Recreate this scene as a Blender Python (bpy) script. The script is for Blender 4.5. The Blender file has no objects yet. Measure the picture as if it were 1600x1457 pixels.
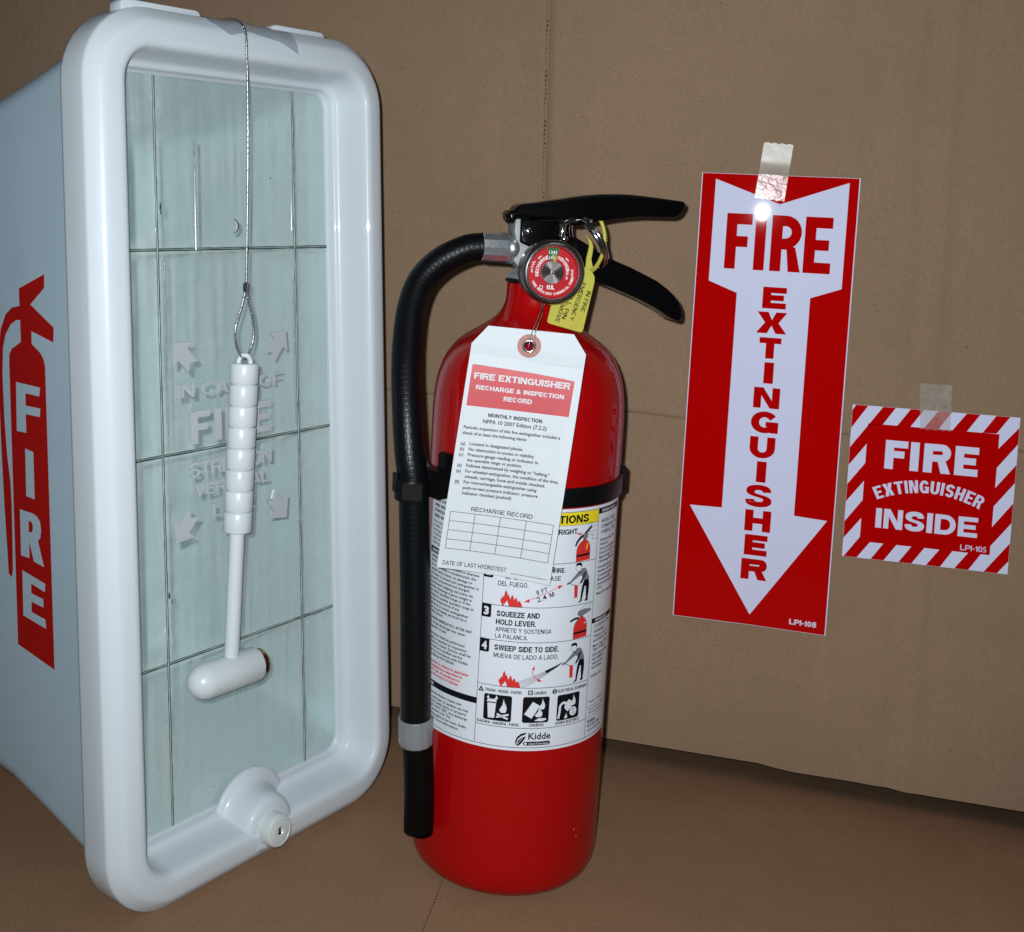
import bpy, bmesh, math, random
from mathutils import Vector, Matrix
from mathutils.geometry import tessellate_polygon
R = math.radians
PI = math.pi
random.seed(7)
S = bpy.context.scene
COL = S.collection

# ------------------------------------------------------------------ camera
PITCH, ROLL, CAMH = 0.0884, 0.054, 0.3764
fw = Vector((0, math.cos(PITCH), -math.sin(PITCH)))
up0 = Vector((0, math.sin(PITCH), math.cos(PITCH)))
rt0 = Vector((1, 0, 0))
rt = rt0 * math.cos(ROLL) + up0 * math.sin(ROLL)
up = -rt0 * math.sin(ROLL) + up0 * math.cos(ROLL)
cd = bpy.data.cameras.new('camera')
cam = bpy.data.objects.new('camera', cd)
COL.objects.link(cam)
M = Matrix((rt, up, -fw)).transposed().to_4x4()
M.translation = (0, 0, CAMH)
cam.matrix_world = M
cd.sensor_width = 36
cd.lens = 1837.7 * 36 / 1600
cd.shift_x = 0.0635
cd.shift_y = -0.1561
cd.clip_start = 0.01
cd.clip_end = 50
S.camera = cam

# ------------------------------------------------------------------ world, lamps, exposure
w = bpy.data.worlds.new('World')
S.world = w
w.use_nodes = True
w.node_tree.nodes['Background'].inputs[0].default_value = (0.80, 0.90, 1.0, 1)
w.node_tree.nodes['Background'].inputs[1].default_value = 0.018
ld = bpy.data.lights.new('camera_flash', 'SPOT')
ld.energy = 17.0
ld.spot_size = R(112)
ld.spot_blend = 1.0
ld.color = (0.91, 0.97, 1.0)
ld.shadow_soft_size = 0.0035
lo = bpy.data.objects.new('camera_flash', ld)
lo.location = Vector((0, 0, CAMH)) + rt * -0.012 + up * 0.012
lo.rotation_euler = (fw + rt * 0.10 - up * 0.06).to_track_quat('-Z', 'Y').to_euler()
COL.objects.link(lo)
# soft fill light added to lift the dim room, high behind the camera
ad = bpy.data.lights.new('fill_light', 'AREA')
ad.shape = 'RECTANGLE'
ad.size, ad.size_y = 0.9, 0.35
ad.energy = 1.7
ad.color = (0.86, 0.94, 1.0)
ao = bpy.data.objects.new('fill_light', ad)
ao.location = (0.9, -0.6, 2.0)
ao.rotation_euler = (Vector((0.1, 0.7, 0.2)) - ao.location).to_track_quat('-Z', 'Y').to_euler()
COL.objects.link(ao)
S.view_settings.view_transform = 'Standard'
S.view_settings.look = 'None'
S.view_settings.gamma = 1
S.view_settings.exposure = 0.1
S.cycles.use_denoising = True
S.cycles.max_bounces = 10
S.cycles.transparent_max_bounces = 16
S.cycles.caustics_reflective = False
S.cycles.caustics_refractive = False


# ------------------------------------------------------------------ materials
class NT:
    def __init__(self, name):
        self.m = bpy.data.materials.new(name)
        self.m.use_nodes = True
        self.t = self.m.node_tree
        self.b = self.t.nodes['Principled BSDF']
        self.out = self.t.nodes['Material Output']

    def n(self, typ, **kw):
        nd = self.t.nodes.new(typ)
        for k, v in kw.items():
            if isinstance(k, str) and hasattr(nd, k):
                setattr(nd, k, v)
        return nd

    def l(self, a, b):
        self.t.links.new(a, b)

    def coords(self, kind='Object', scale=(1, 1, 1), rot=(0, 0, 0)):
        tc = self.n('ShaderNodeTexCoord')
        mp = self.n('ShaderNodeMapping')
        mp.inputs['Scale'].default_value = scale
        mp.inputs['Rotation'].default_value = rot
        self.l(tc.outputs[kind], mp.inputs[0])
        return mp.outputs[0]

    def noise(self, vec, scale, detail=3, rough=0.5):
        nz = self.n('ShaderNodeTexNoise')
        nz.inputs['Scale'].default_value = scale
        nz.inputs['Detail'].default_value = detail
        nz.inputs['Roughness'].default_value = rough
        self.l(vec, nz.inputs['Vector'])
        return nz.outputs['Fac']

    def ramp(self, fac, stops):
        r = self.n('ShaderNodeValToRGB')
        e = r.color_ramp.elements
        while len(e) < len(stops):
            e.new(0.5)
        for i, (p, c) in enumerate(stops):
            e[i].position = p
            e[i].color = (*c, 1) if len(c) == 3 else c
        self.l(fac, r.inputs[0])
        return r.outputs[0]

    def mix(self, a, b, fac, mode='MIX'):
        mx = self.n('ShaderNodeMix', data_type='RGBA', blend_type=mode)
        for s, v in ((6, a), (7, b)):
            if isinstance(v, tuple):
                mx.inputs[s].default_value = (*v, 1)
            else:
                self.l(v, mx.inputs[s])
        if isinstance(fac, float):
            mx.inputs[0].default_value = fac
        else:
            self.l(fac, mx.inputs[0])
        return mx.outputs[2]

    def bump(self, h, strength=0.3, dist=0.001, prev=None):
        b = self.n('ShaderNodeBump')
        b.inputs['Strength'].default_value = strength
        b.inputs['Distance'].default_value = dist
        self.l(h, b.inputs['Height'])
        if prev:
            self.l(prev, b.inputs['Normal'])
        return b.outputs[0]


def plain(name, col, rough=0.5, metal=0.0, coat=0.0, var=0.06, vs=60, bump=0.0, bs=900, spec=0.5, dust=None, wear=0.0):
    """base colour with a slight uneven tone and a fine relief"""
    a = NT(name)
    v = a.coords()
    n1 = a.noise(v, vs, 4)
    lo_ = tuple(c * (1 - var) for c in col)
    hi_ = tuple(min(1, c * (1 + var)) for c in col)
    cc = a.ramp(n1, [(0.3, lo_), (0.7, hi_)])
    if dust:
        sc, thr, keep, dcol = dust
        vo = a.n('ShaderNodeTexVoronoi')
        vo.inputs['Scale'].default_value = sc
        a.l(v, vo.inputs['Vector'])
        pk = a.n('ShaderNodeSeparateColor')
        a.l(vo.outputs['Color'], pk.inputs[0])
        th = a.n('ShaderNodeMath', operation='LESS_THAN')
        a.l(vo.outputs['Distance'], th.inputs[0])
        th.inputs[1].default_value = thr
        g = a.n('ShaderNodeMath', operation='LESS_THAN')
        a.l(pk.outputs[0], g.inputs[0])
        g.inputs[1].default_value = keep
        mm = a.n('ShaderNodeMath', operation='MULTIPLY')
        a.l(th.outputs[0], mm.inputs[0])
        a.l(g.outputs[0], mm.inputs[1])
        cc = a.mix(cc, dcol, mm.outputs[0])
    a.l(cc, a.b.inputs['Base Color'])
    a.b.inputs['Roughness'].default_value = rough
    if wear:
        # uneven gloss: rubbed patches and fine hairlines
        w1 = a.noise(v, 22, 5, 0.7)
        w2 = a.noise(a.coords(scale=(1, 0.05, 1), rot=(0.3, 0.2, 0.5)), 500, 2, 0.6)
        mr = a.n('ShaderNodeMapRange')
        mr.inputs['From Min'].default_value = 0.35
        mr.inputs['From Max'].default_value = 0.75
        mr.inputs['To Min'].default_value = rough
        mr.inputs['To Max'].default_value = rough + wear
        ml = a.n('ShaderNodeMath', operation='MULTIPLY')
        a.l(w1, ml.inputs[0])
        a.l(w2, ml.inputs[1])
        ml2 = a.n('ShaderNodeMath', operation='MULTIPLY')
        a.l(ml.outputs[0], ml2.inputs[0])
        ml2.inputs[1].default_value = 2.0
        a.l(ml2.outputs[0], mr.inputs[0])
        a.l(mr.outputs[0], a.b.inputs['Roughness'])
    a.b.inputs['Metallic'].default_value = metal
    a.b.inputs['Coat Weight'].default_value = coat
    a.b.inputs['Coat Roughness'].default_value = 0.022
    a.b.inputs['Specular IOR Level'].default_value = spec
    if bump:
        a.l(a.bump(a.noise(v, bs, 2), bump, 0.0004), a.b.inputs['Normal'])
    return a.m


def cardboard(name, base, corr_axis):
    a = NT(name)
    v = a.coords()
    big = a.noise(v, 5, 3)
    mid = a.noise(a.coords(scale=(1, 1, 1)), 45, 4, 0.6)
    fib = a.noise(a.coords(scale=(300, 300, 90) if corr_axis == 'z' else (300, 90, 300)), 3, 3, 0.7)
    c1 = a.ramp(big, [(0.3, tuple(c * 0.93 for c in base)), (0.7, tuple(c * 1.06 for c in base))])
    c2 = a.mix(c1, tuple(c * 0.8 for c in base), a.ramp(mid, [(0.45, (0, 0, 0)), (0.8, (0.35, 0.35, 0.35))]))
    c3 = a.mix(c2, tuple(c * 1.25 for c in base), a.ramp(fib, [(0.5, (0, 0, 0)), (0.8, (0.3, 0.3, 0.3))]))
    # scattered specks of recycled fibre (flat cells in the plane of the sheet)
    flat = (1, 0, 1) if corr_axis == 'z' else (1, 1, 0)

    def specks(prev, sc, thr, keep, col, off):
        v2 = a.coords(scale=flat)
        ad2 = a.n('ShaderNodeVectorMath', operation='ADD')
        a.l(v2, ad2.inputs[0])
        ad2.inputs[1].default_value = (off, off * 1.7, off * .6)
        vo = a.n('ShaderNodeTexVoronoi')
        vo.inputs['Scale'].default_value = sc
        a.l(ad2.outputs[0], vo.inputs['Vector'])
        pk = a.n('ShaderNodeSeparateColor')
        a.l(vo.outputs['Color'], pk.inputs[0])
        tm_ = a.n('ShaderNodeMath', operation='MULTIPLY')
        a.l(pk.outputs[1], tm_.inputs[0])
        tm_.inputs[1].default_value = thr
        th = a.n('ShaderNodeMath', operation='LESS_THAN')
        a.l(vo.outputs['Distance'], th.inputs[0])
        a.l(tm_.outputs[0], th.inputs[1])
        g = a.n('ShaderNodeMath', operation='LESS_THAN')
        a.l(pk.outputs[0], g.inputs[0])
        g.inputs[1].default_value = keep
        mm = a.n('ShaderNodeMath', operation='MULTIPLY')
        a.l(th.outputs[0], mm.inputs[0])
        a.l(g.outputs[0], mm.inputs[1])
        return a.mix(prev, col, mm.outputs[0])
    grain = a.noise(a.coords(), 1500 if corr_axis == 'z' else 800, 2, 0.75)
    c3 = a.mix(c3, tuple(c * 0.60 for c in base), a.ramp(grain, [(0.42, (0, 0, 0)), (0.75, (0.55, 0.55, 0.55))]))
    c3 = a.mix(c3, tuple(min(1, c * 1.5) for c in base), a.ramp(grain, [(0.25, (0.45, 0.45, 0.45)), (0.5, (0, 0, 0))]))
    # rubbed, slightly paler smears and darker handled patches
    sm = a.noise(a.coords(scale=(1, 1, 0.25) if corr_axis == 'z' else (1, 0.3, 1), rot=(0, 0.5, 0.3)), 26, 5, 0.75)
    c3 = a.mix(c3, tuple(min(1, c * 1.35) for c in base), a.ramp(sm, [(0.56, (0, 0, 0)), (0.80, (0.40, 0.40, 0.40))]))
    c3 = a.mix(c3, tuple(c * 0.7 for c in base), a.ramp(a.noise(a.coords(rot=(1, 2, 0)), 7, 4, 0.6), [(0.50, (0, 0, 0)), (0.75, (0.30, 0.30, 0.30))]))
    c4 = specks(c3, 24, 0.030, 0.5, tuple(c * 0.22 for c in base), 0.0)
    c4 = specks(c4, 70, 0.045, 0.35, tuple(c * 0.5 for c in base), 3.1)
    c5 = specks(c4, 17, 0.016, 0.3, tuple(min(1, c * 2.0) for c in base), 7.7)
    a.l(c5, a.b.inputs['Base Color'])
    a.b.inputs['Roughness'].default_value = 0.78
    a.b.inputs['Specular IOR Level'].default_value = 0.16
    wv = a.n('ShaderNodeTexWave', wave_type='BANDS', bands_direction='X' if corr_axis == 'z' else 'Y')
    wv.inputs['Scale'].default_value = 40
    wv.inputs['Distortion'].default_value = 1.5
    wv.inputs['Detail'].default_value = 1
    a.l(v, wv.inputs['Vector'])
    b1 = a.bump(wv.outputs['Fac'], 0.06 if corr_axis == 'z' else 0.012, 0.001)
    b2 = a.bump(a.noise(v, 14, 3), 0.25, 0.006, b1)
    b3 = a.bump(a.noise(v, 700, 2), 0.18, 0.0005, b2)
    a.l(b3, a.b.inputs['Normal'])
    return a.m


BROWN = (0.304, 0.200, 0.128)
M_wall = cardboard('brown_cardboard', BROWN, 'z')
M_floor = cardboard('brown_cardboard_floor', (0.292, 0.170, 0.098), 'y')
M_edge = plain('cardboard_edge', (0.16, 0.11, 0.07), 0.9, bump=0.4, bs=600)
M_perf = plain('perforation_dark', (0.05, 0.03, 0.02), 0.9)
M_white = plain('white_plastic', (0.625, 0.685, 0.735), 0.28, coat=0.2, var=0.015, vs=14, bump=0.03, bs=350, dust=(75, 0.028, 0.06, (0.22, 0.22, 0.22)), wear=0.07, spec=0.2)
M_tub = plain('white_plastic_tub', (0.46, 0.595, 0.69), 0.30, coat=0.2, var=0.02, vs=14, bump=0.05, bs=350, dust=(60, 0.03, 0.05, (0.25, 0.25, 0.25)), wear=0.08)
M_tub_lit = plain('white_plastic_inside_lit', (0.71, 0.83, 0.86), 0.35, coat=0.1, var=0.02, vs=14, wear=0.1)  # paler copy of the tub plastic: interior brightness put into the colour
M_ham = plain('white_hammer_plastic', (0.66, 0.715, 0.74), 0.3, coat=0.15, var=0.03, bump=0.05, dust=(110, 0.07, 0.05, (0.08, 0.08, 0.08)), wear=0.06)
M_lock = plain('white_lock_enamel', (0.62, 0.67, 0.66), 0.25, coat=0.2, var=0.04, vs=200)
M_red = plain('red_enamel', (0.355, 0.0020, 0.0024), 0.35, coat=0.5, var=0.025, vs=9, bump=0.012, bs=60, spec=0.05, dust=(90, 0.05, 0.05, (0.5, 0.2, 0.18)))
M_decal = plain('red_vinyl', (0.42, 0.006, 0.004), 0.4, var=0.02)
M_black = plain('black_enamel', (0.002, 0.002, 0.0025), 0.2, coat=0.0, var=0.1, spec=0.2)
M_blackp = plain('black_plastic', (0.003, 0.003, 0.0035), 0.42, var=0.1, spec=0.2)
M_nozzle = plain('black_nozzle', (0.002, 0.002, 0.002), 0.5, var=0.1, spec=0.12)
M_alu = plain('cast_aluminium', (0.27, 0.285, 0.29), 0.55, metal=0.3, var=0.1, vs=500, bump=0.5, bs=1500)
M_ferr = plain('crimped_aluminium', (0.74, 0.78, 0.82), 0.25, metal=0.9, var=0.12, vs=220, bump=0.15, bs=700)
M_cap = plain('milky_plastic', (0.20, 0.215, 0.23), 0.28, var=0.05, vs=120)
M_chrome = plain('chrome', (0.66, 0.66, 0.68), 0.12, metal=1.0, var=0.04)
M_bezel = plain('gauge_steel', (0.38, 0.37, 0.38), 0.27, metal=1.0, var=0.05)
M_brass = plain('brass', (0.42, 0.30, 0.13), 0.25, metal=1.0, var=0.1)
M_steel = plain('steel_cable', (0.42, 0.43, 0.45), 0.35, metal=0.9, var=0.25, vs=900)
M_paper = plain('label_white', (0.69, 0.72, 0.79), 0.35, var=0.012, coat=0.15)
M_tag = plain('tag_card', (0.60, 0.635, 0.67), 0.6, var=0.02, vs=90, bump=0.12, bs=900)
M_sign = plain('sign_white_vinyl', (0.71, 0.73, 0.95), 0.5, coat=0.3, var=0.01, vs=10, bump=0.012, bs=60, spec=0.1)
M_signred = plain('sign_red_ink', (0.50, 0.0010, 0.0012), 0.5, coat=0.3, var=0.02, vs=10, bump=0.012, bs=60, spec=0.0)
M_ink = plain('black_ink', (0.006, 0.006, 0.009), 0.5, var=0.05, spec=0.12)
M_inkgrey = plain('grey_ink', (0.17, 0.18, 0.20), 0.4, var=0.05)
M_rule = plain('thin_rule_ink', (0.03, 0.035, 0.05), 0.4, var=0.05)
M_inkred = plain('red_ink', (0.62, 0.03, 0.025), 0.4, var=0.04)
M_tagred = plain('tag_red_ink', (0.50, 0.028, 0.038), 0.5, var=0.06, vs=160)
M_inkyel = plain('yellow_ink', (0.80, 0.64, 0.02), 0.35, var=0.02)
M_green = plain('green_ink', (0.008, 0.15, 0.03), 0.4, var=0.02)
M_dialred = plain('dial_red', (0.50, 0.005, 0.010), 0.4, var=0.02)
M_dialw = plain('dial_white', (0.85, 0.85, 0.85), 0.4, var=0.02)
M_ytag = plain('yellow_plastic', (0.51, 0.46, 0.067), 0.4, var=0.04, vs=150)
M_patch = plain('brown_patch', (0.40, 0.20, 0.17), 0.7, var=0.08, vs=300)
M_score = plain('score_groove', (0.04, 0.065, 0.06), 0.5, var=0.5, vs=60, spec=0.15)
M_scorel = plain('score_ridge', (0.44, 0.51, 0.50), 0.16, var=0.4, vs=60, spec=0.8)


def mat_hub():
    a = NT('spun_steel')
    tc = a.coords()
    wv = a.n('ShaderNodeTexWave', wave_type='RINGS', rings_direction='Y')
    wv.inputs['Scale'].default_value = 520
    a.l(tc, wv.inputs['Vector'])
    a.b.inputs['Base Color'].default_value = (0.6, 0.55, 0.55, 1)
    a.b.inputs['Metallic'].default_value = 1
    a.b.inputs['Roughness'].default_value = 0.28
    a.b.inputs['Anisotropic'].default_value = 0.85
    tg = a.n('ShaderNodeTangent', direction_type='RADIAL', axis='Y')
    a.l(tg.outputs[0], a.b.inputs['Tangent'])
    a.l(a.bump(wv.outputs['Fac'], 0.25, 0.0003), a.b.inputs['Normal'])
    return a.m


M_hub = mat_hub()
M_rib = plain('clear_rib', (0.30, 0.36, 0.36), 0.14, var=0.3, vs=300, spec=1.0)
M_smudge = plain('grime', (0.05, 0.06, 0.06), 0.7, var=0.3, vs=400)
M_chip = plain('chipped_paint', (0.62, 0.40, 0.38), 0.6)
M_scuff = plain('scuffed_paint', (0.40, 0.022, 0.022), 0.5)


def mat_hose():
    a = NT('hose_rubber')
    uv = a.coords('UV', (1, 1, 1))
    br = a.n('ShaderNodeTexBrick')
    br.inputs['Scale'].default_value = 1
    br.inputs['Brick Width'].default_value = 0.0042
    br.inputs['Row Height'].default_value = 0.0028
    br.inputs['Mortar Size'].default_value = 0.0007
    br.inputs['Mortar Smooth'].default_value = 1.0
    a.l(uv, br.inputs['Vector'])
    a.b.inputs['Base Color'].default_value = (0.0025, 0.003, 0.004, 1)
    a.b.inputs['Roughness'].default_value = 0.36
    a.b.inputs['Specular IOR Level'].default_value = 0.25
    b1 = a.bump(br.outputs['Fac'], 0.10, -0.0006)
    a.l(b1, a.b.inputs['Normal'])
    return a.m


M_hose = mat_hose()


def mat_clear(name, tint, haze, haze_col, streak=0.0, rough=0.03, gloss=1.0, bump=0.0, grid=None):
    """thin clear sheet: lets light pass, reflects by angle, carries a scuffed haze"""
    a = NT(name)
    a.t.nodes.remove(a.b)
    tr = a.n('ShaderNodeBsdfTransparent')
    tr.inputs[0].default_value = (*tint, 1)
    df = a.n('ShaderNodeBsdfDiffuse')
    df.inputs[0].default_value = (*haze_col, 1)
    gl = a.n('ShaderNodeBsdfGlossy')
    gl.inputs['Roughness'].default_value = rough
    gl.inputs[0].default_value = (gloss, gloss, gloss, 1)
    m1 = a.n('ShaderNodeMixShader')
    hz = a.n('ShaderNodeValue')
    hz.outputs[0].default_value = haze
    fac = hz.outputs[0]
    if streak:
        nz = a.noise(a.coords(scale=(1, 0.05, 1)), 150, 4, 0.6)
        nb = a.noise(a.coords(), 13, 4, 0.6)
        nh = a.noise(a.coords(scale=(0.05, 1, 1)), 300, 3, 0.6)
        mr = a.n('ShaderNodeMapRange')
        mr.inputs['From Min'].default_value = 0.35
        mr.inputs['From Max'].default_value = 0.75
        mr.inputs['To Min'].default_value = 0
        mr.inputs['To Max'].default_value = streak
        a.l(nz, mr.inputs[0])
        mb = a.n('ShaderNodeMapRange')
        mb.inputs['From Min'].default_value = 0.38
        mb.inputs['From Max'].default_value = 0.66
        a.l(nb, mb.inputs[0])
        mh = a.n('ShaderNodeMapRange')
        mh.inputs['From Min'].default_value = 0.5
        mh.inputs['From Max'].default_value = 0.8
        mh.inputs['To Max'].default_value = streak * 0.22
        a.l(nh, mh.inputs[0])
        sm = a.n('ShaderNodeMath', operation='ADD')
        a.l(mr.outputs[0], sm.inputs[0])
        a.l(mh.outputs[0], sm.inputs[1])
        mu = a.n('ShaderNodeMath', operation='MULTIPLY')
        a.l(sm.outputs[0], mu.inputs[0])
        a.l(mb.outputs[0], mu.inputs[1])
        ad_ = a.n('ShaderNodeMath', operation='ADD')
        a.l(mu.outputs[0], ad_.inputs[0])
        a.l(fac, ad_.inputs[1])
        fac = ad_.outputs[0]
    if grid:
        # scuffed, paler margins along the score lines
        sx = a.n('ShaderNodeSeparateXYZ')
        a.l(a.coords(), sx.inputs[0])
        prev = None
        for axis, val in grid:
            d_ = a.n('ShaderNodeMath', operation='SUBTRACT')
            a.l(sx.outputs[axis], d_.inputs[0])
            d_.inputs[1].default_value = val
            ab = a.n('ShaderNodeMath', operation='ABSOLUTE')
            a.l(d_.outputs[0], ab.inputs[0])
            mr = a.n('ShaderNodeMapRange')
            mr.inputs['From Min'].default_value = 0.0005
            mr.inputs['From Max'].default_value = 0.0085
            mr.inputs['To Min'].default_value = 1
            mr.inputs['To Max'].default_value = 0
            a.l(ab.outputs[0], mr.inputs[0])
            if prev is None:
                prev = mr.outputs[0]
            else:
                mx = a.n('ShaderNodeMath', operation='MAXIMUM')
                a.l(prev, mx.inputs[0])
                a.l(mr.outputs[0], mx.inputs[1])
                prev = mx.outputs[0]
        pw = a.n('ShaderNodeMath', operation='POWER')
        a.l(prev, pw.inputs[0])
        pw.inputs[1].default_value = 2.2
        nq = a.n('ShaderNodeMapRange')
        nq.inputs['From Min'].default_value = 0.35
        nq.inputs['From Max'].default_value = 0.7
        nq.inputs['To Max'].default_value = 0.45
        a.l(a.noise(a.coords(), 70, 4, 0.7), nq.inputs[0])
        mq = a.n('ShaderNodeMath', operation='MULTIPLY')
        a.l(pw.outputs[0], mq.inputs[0])
        a.l(nq.outputs[0], mq.inputs[1])
        aq = a.n('ShaderNodeMath', operation='ADD', use_clamp=True)
        a.l(mq.outputs[0], aq.inputs[0])
        a.l(fac, aq.inputs[1])
        fac = aq.outputs[0]
    a.l(fac, m1.inputs[0])
    a.l(tr.outputs[0], m1.inputs[1])
    a.l(df.outputs[0], m1.inputs[2])
    fr = a.n('ShaderNodeFresnel')
    fr.inputs[0].default_value = 1.49
    m2 = a.n('ShaderNodeMixShader')
    ge = a.n('ShaderNodeNewGeometry')
    iv = a.n('ShaderNodeMath', operation='SUBTRACT')
    iv.inputs[0].default_value = 1.0
    a.l(ge.outputs['Backfacing'], iv.inputs[1])
    fm = a.n('ShaderNodeMath', operation='MULTIPLY')
    a.l(fr.outputs[0], fm.inputs[0])
    a.l(iv.outputs[0], fm.inputs[1])
    a.l(fm.outputs[0], m2.inputs[0])
    a.l(m1.outputs[0], m2.inputs[1])
    a.l(gl.outputs[0], m2.inputs[2])
    if bump:
        bb = a.bump(a.noise(a.coords(), 90, 3), bump, 0.0006)
        bb = a.bump(a.noise(a.coords(), 9, 2), bump * 0.6, 0.003, bb)
        a.l(bb, gl.inputs['Normal'])
        a.l(bb, fr.inputs['Normal'])
    a.l(m2.outputs[0], a.out.inputs['Surface'])
    return a.m


M_pane = mat_clear('clear_acrylic', (0.975, 0.995, 0.988), 0.10, (0.68, 0.78, 0.77), 0.42, 0.04, bump=0.25, grid=((0, -0.0502), (0, 0.0502), (1, 0.0905), (1, 0.2048), (1, 0.3160)))
M_frost = mat_clear('frosted_plastic', (0.88, 0.92, 0.92), 0.80, (0.585, 0.62, 0.645), 0.0, 0.18, gloss=0.6)
M_tape = mat_clear('clear_tape', (0.95, 0.94, 0.93), 0.17, (0.78, 0.74, 0.70), 0.35, 0.16, bump=0.6)
M_tape_mat = mat_clear('matt_tape', (0.90, 0.88, 0.85), 0.55, (0.74, 0.665, 0.58), 0.45, 0.35, bump=0.5)
M_tape_bub = mat_clear('bubbled_tape', (0.94, 0.93, 0.92), 0.16, (0.80, 0.66, 0.62), 0.55, 0.22, gloss=0.35, bump=0.9)
M_gglass = mat_clear('gauge_window', (0.98, 0.97, 0.98), 0.005, (0.7, 0.6, 0.6), 0.0, 0.03)


# ------------------------------------------------------------------ object helpers
def props(o, label=None, cat=None, group=None, kind=None):
    for k, v in (('label', label), ('category', cat), ('group', group), ('kind', kind)):
        if v:
            o[k] = v
    return o


def empty(name, mat=None):
    o = bpy.data.objects.new(name, None)
    o.empty_display_size = 0.02
    if mat is not None:
        o.matrix_world = mat
    COL.objects.link(o)
    return o


def link(name, me, mat, parent=None, smooth=None):
    me.materials.clear()
    me.materials.append(mat)
    o = bpy.data.objects.new(name, me)
    COL.objects.link(o)
    if parent:
        o.parent = parent
    if smooth is not None:
        me.shade_smooth()
        if smooth < 179:
            me.set_sharp_from_angle(angle=R(smooth))
    return o


def mesh(name, vs, fs):
    me = bpy.data.meshes.new(name)
    me.from_pydata([tuple(v) for v in vs], [], fs)
    me.validate()
    me.update()
    return me


def from_bm(name, bm):
    me = bpy.data.meshes.new(name)
    bm.to_mesh(me)
    bm.free()
    return me


def loft(rings, close_ring=True, cap0=False, cap1=False):
    n = len(rings[0])
    vs = [v for r_ in rings for v in r_]
    fs = []
    for i in range(len(rings) - 1):
        for j in range(n if close_ring else n - 1):
            k = (j + 1) % n
            fs.append((i * n + j, i * n + k, (i + 1) * n + k, (i + 1) * n + j))
    if cap0:
        fs.append(tuple(range(n))[::-1])
    if cap1:
        fs.append(tuple((len(rings) - 1) * n + j for j in range(n)))
    return vs, fs


def lathe(name, prof, mat, parent, n=64, axis='z', org=(0, 0, 0), smooth=40, cap=(True, True)):
    """profile of (radius, along) pairs turned round an axis through org"""
    rings = []
    for r_, z in prof:
        ring = []
        for j in range(n):
            a = 2 * PI * j / n
            c, s = r_ * math.cos(a), r_ * math.sin(a)
            if axis == 'z':
                p = (c, s, z)
            elif axis == 'y':
                p = (c, z, -s)
            else:
                p = (z, c, s)
            ring.append((p[0] + org[0], p[1] + org[1], p[2] + org[2]))
        rings.append(ring)
    vs, fs = loft(rings, True, cap[0], cap[1])
    return link(name, mesh(name, vs, fs), mat, parent, smooth)


def catmull(pts, k=8):
    out = []
    P = [Vector(p) for p in pts]
    P = [2 * P[0] - P[1]] + P + [2 * P[-1] - P[-2]]
    for i in range(1, len(P) - 2):
        for j in range(k):
            t = j / k
            a, b, c, d = P[i - 1:i + 3]
            out.append(0.5 * ((2 * b) + (c - a) * t + (2 * a - 5 * b + 4 * c - d) * t * t + (3 * b - a - 3 * c + d) * t ** 3))
    out.append(P[-2])
    return out


def tube(name, pts, rad, mat, parent, n=16, k=8, caps=True, closed=False, squash=None, smooth=60):
    P = catmull(pts, k) if k > 1 else [Vector(p) for p in pts]
    m = len(P)
    rad_ = (lambda t: rad) if not callable(rad) else rad
    rings = []
    tang = [(P[min(i + 1, m - 1)] - P[max(i - 1, 0)]).normalized() for i in range(m)]
    nrm = tang[0].orthogonal().normalized()
    L = 0
    ls = []
    for i in range(m):
        if i:
            L += (P[i] - P[i - 1]).length
            nrm = (nrm - tang[i] * nrm.dot(tang[i])).normalized()
        b = tang[i].cross(nrm)
        r_ = rad_(i / (m - 1))
        sx, sy = squash or (1, 1)
        rings.append([P[i] + nrm * math.cos(2 * PI * j / n) * r_ * sx + b * math.sin(2 * PI * j / n) * r_ * sy for j in range(n)])
        ls.append(L)
    vs, fs = loft(rings, True, caps, caps)
    me = mesh(name, vs, fs)
    uv = me.uv_layers.new(name='UVMap')
    r0 = rad_(0.5)
    for poly in me.polygons:
        js = [me.loops[l].vertex_index % n for l in poly.loop_indices]
        wrap = max(js) - min(js) > n / 2
        for l, j in zip(poly.loop_indices, js):
            i = me.loops[l].vertex_index // n
            jj = j + (n if wrap and j < n / 2 else 0)
            uv.data[l].uv = (jj / n * 2 * PI * r0, ls[i])
    return link(name, me, mat, parent, smooth)


def prism(name, poly, d0, d1, mat, parent, plane='xz', bevel=0.0, seg=2, smooth=40):
    """closed outline pushed from depth d0 to d1 along the third axis, edges rounded"""
    bm = bmesh.new()

    def P(p, d):
        return (p[0], d, p[1]) if plane == 'xz' else (p[0], p[1], d)
    a = [bm.verts.new(P(p, d0)) for p in poly]
    b = [bm.verts.new(P(p, d1)) for p in poly]
    n = len(poly)
    bm.faces.new(a)
    bm.faces.new(b[::-1])
    for i in range(n):
        bm.faces.new((a[i], b[i], b[(i + 1) % n], a[(i + 1) % n]))
    bmesh.ops.recalc_face_normals(bm, faces=bm.faces)
    if bevel:
        ed = [e for e in bm.edges if (e.verts[0] in a) == (e.verts[1] in a)]
        bmesh.ops.bevel(bm, geom=ed, offset=bevel, segments=seg, affect='EDGES', profile=0.5, clamp_overlap=True)
    return link(name, from_bm(name, bm), mat, parent, smooth)


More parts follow.
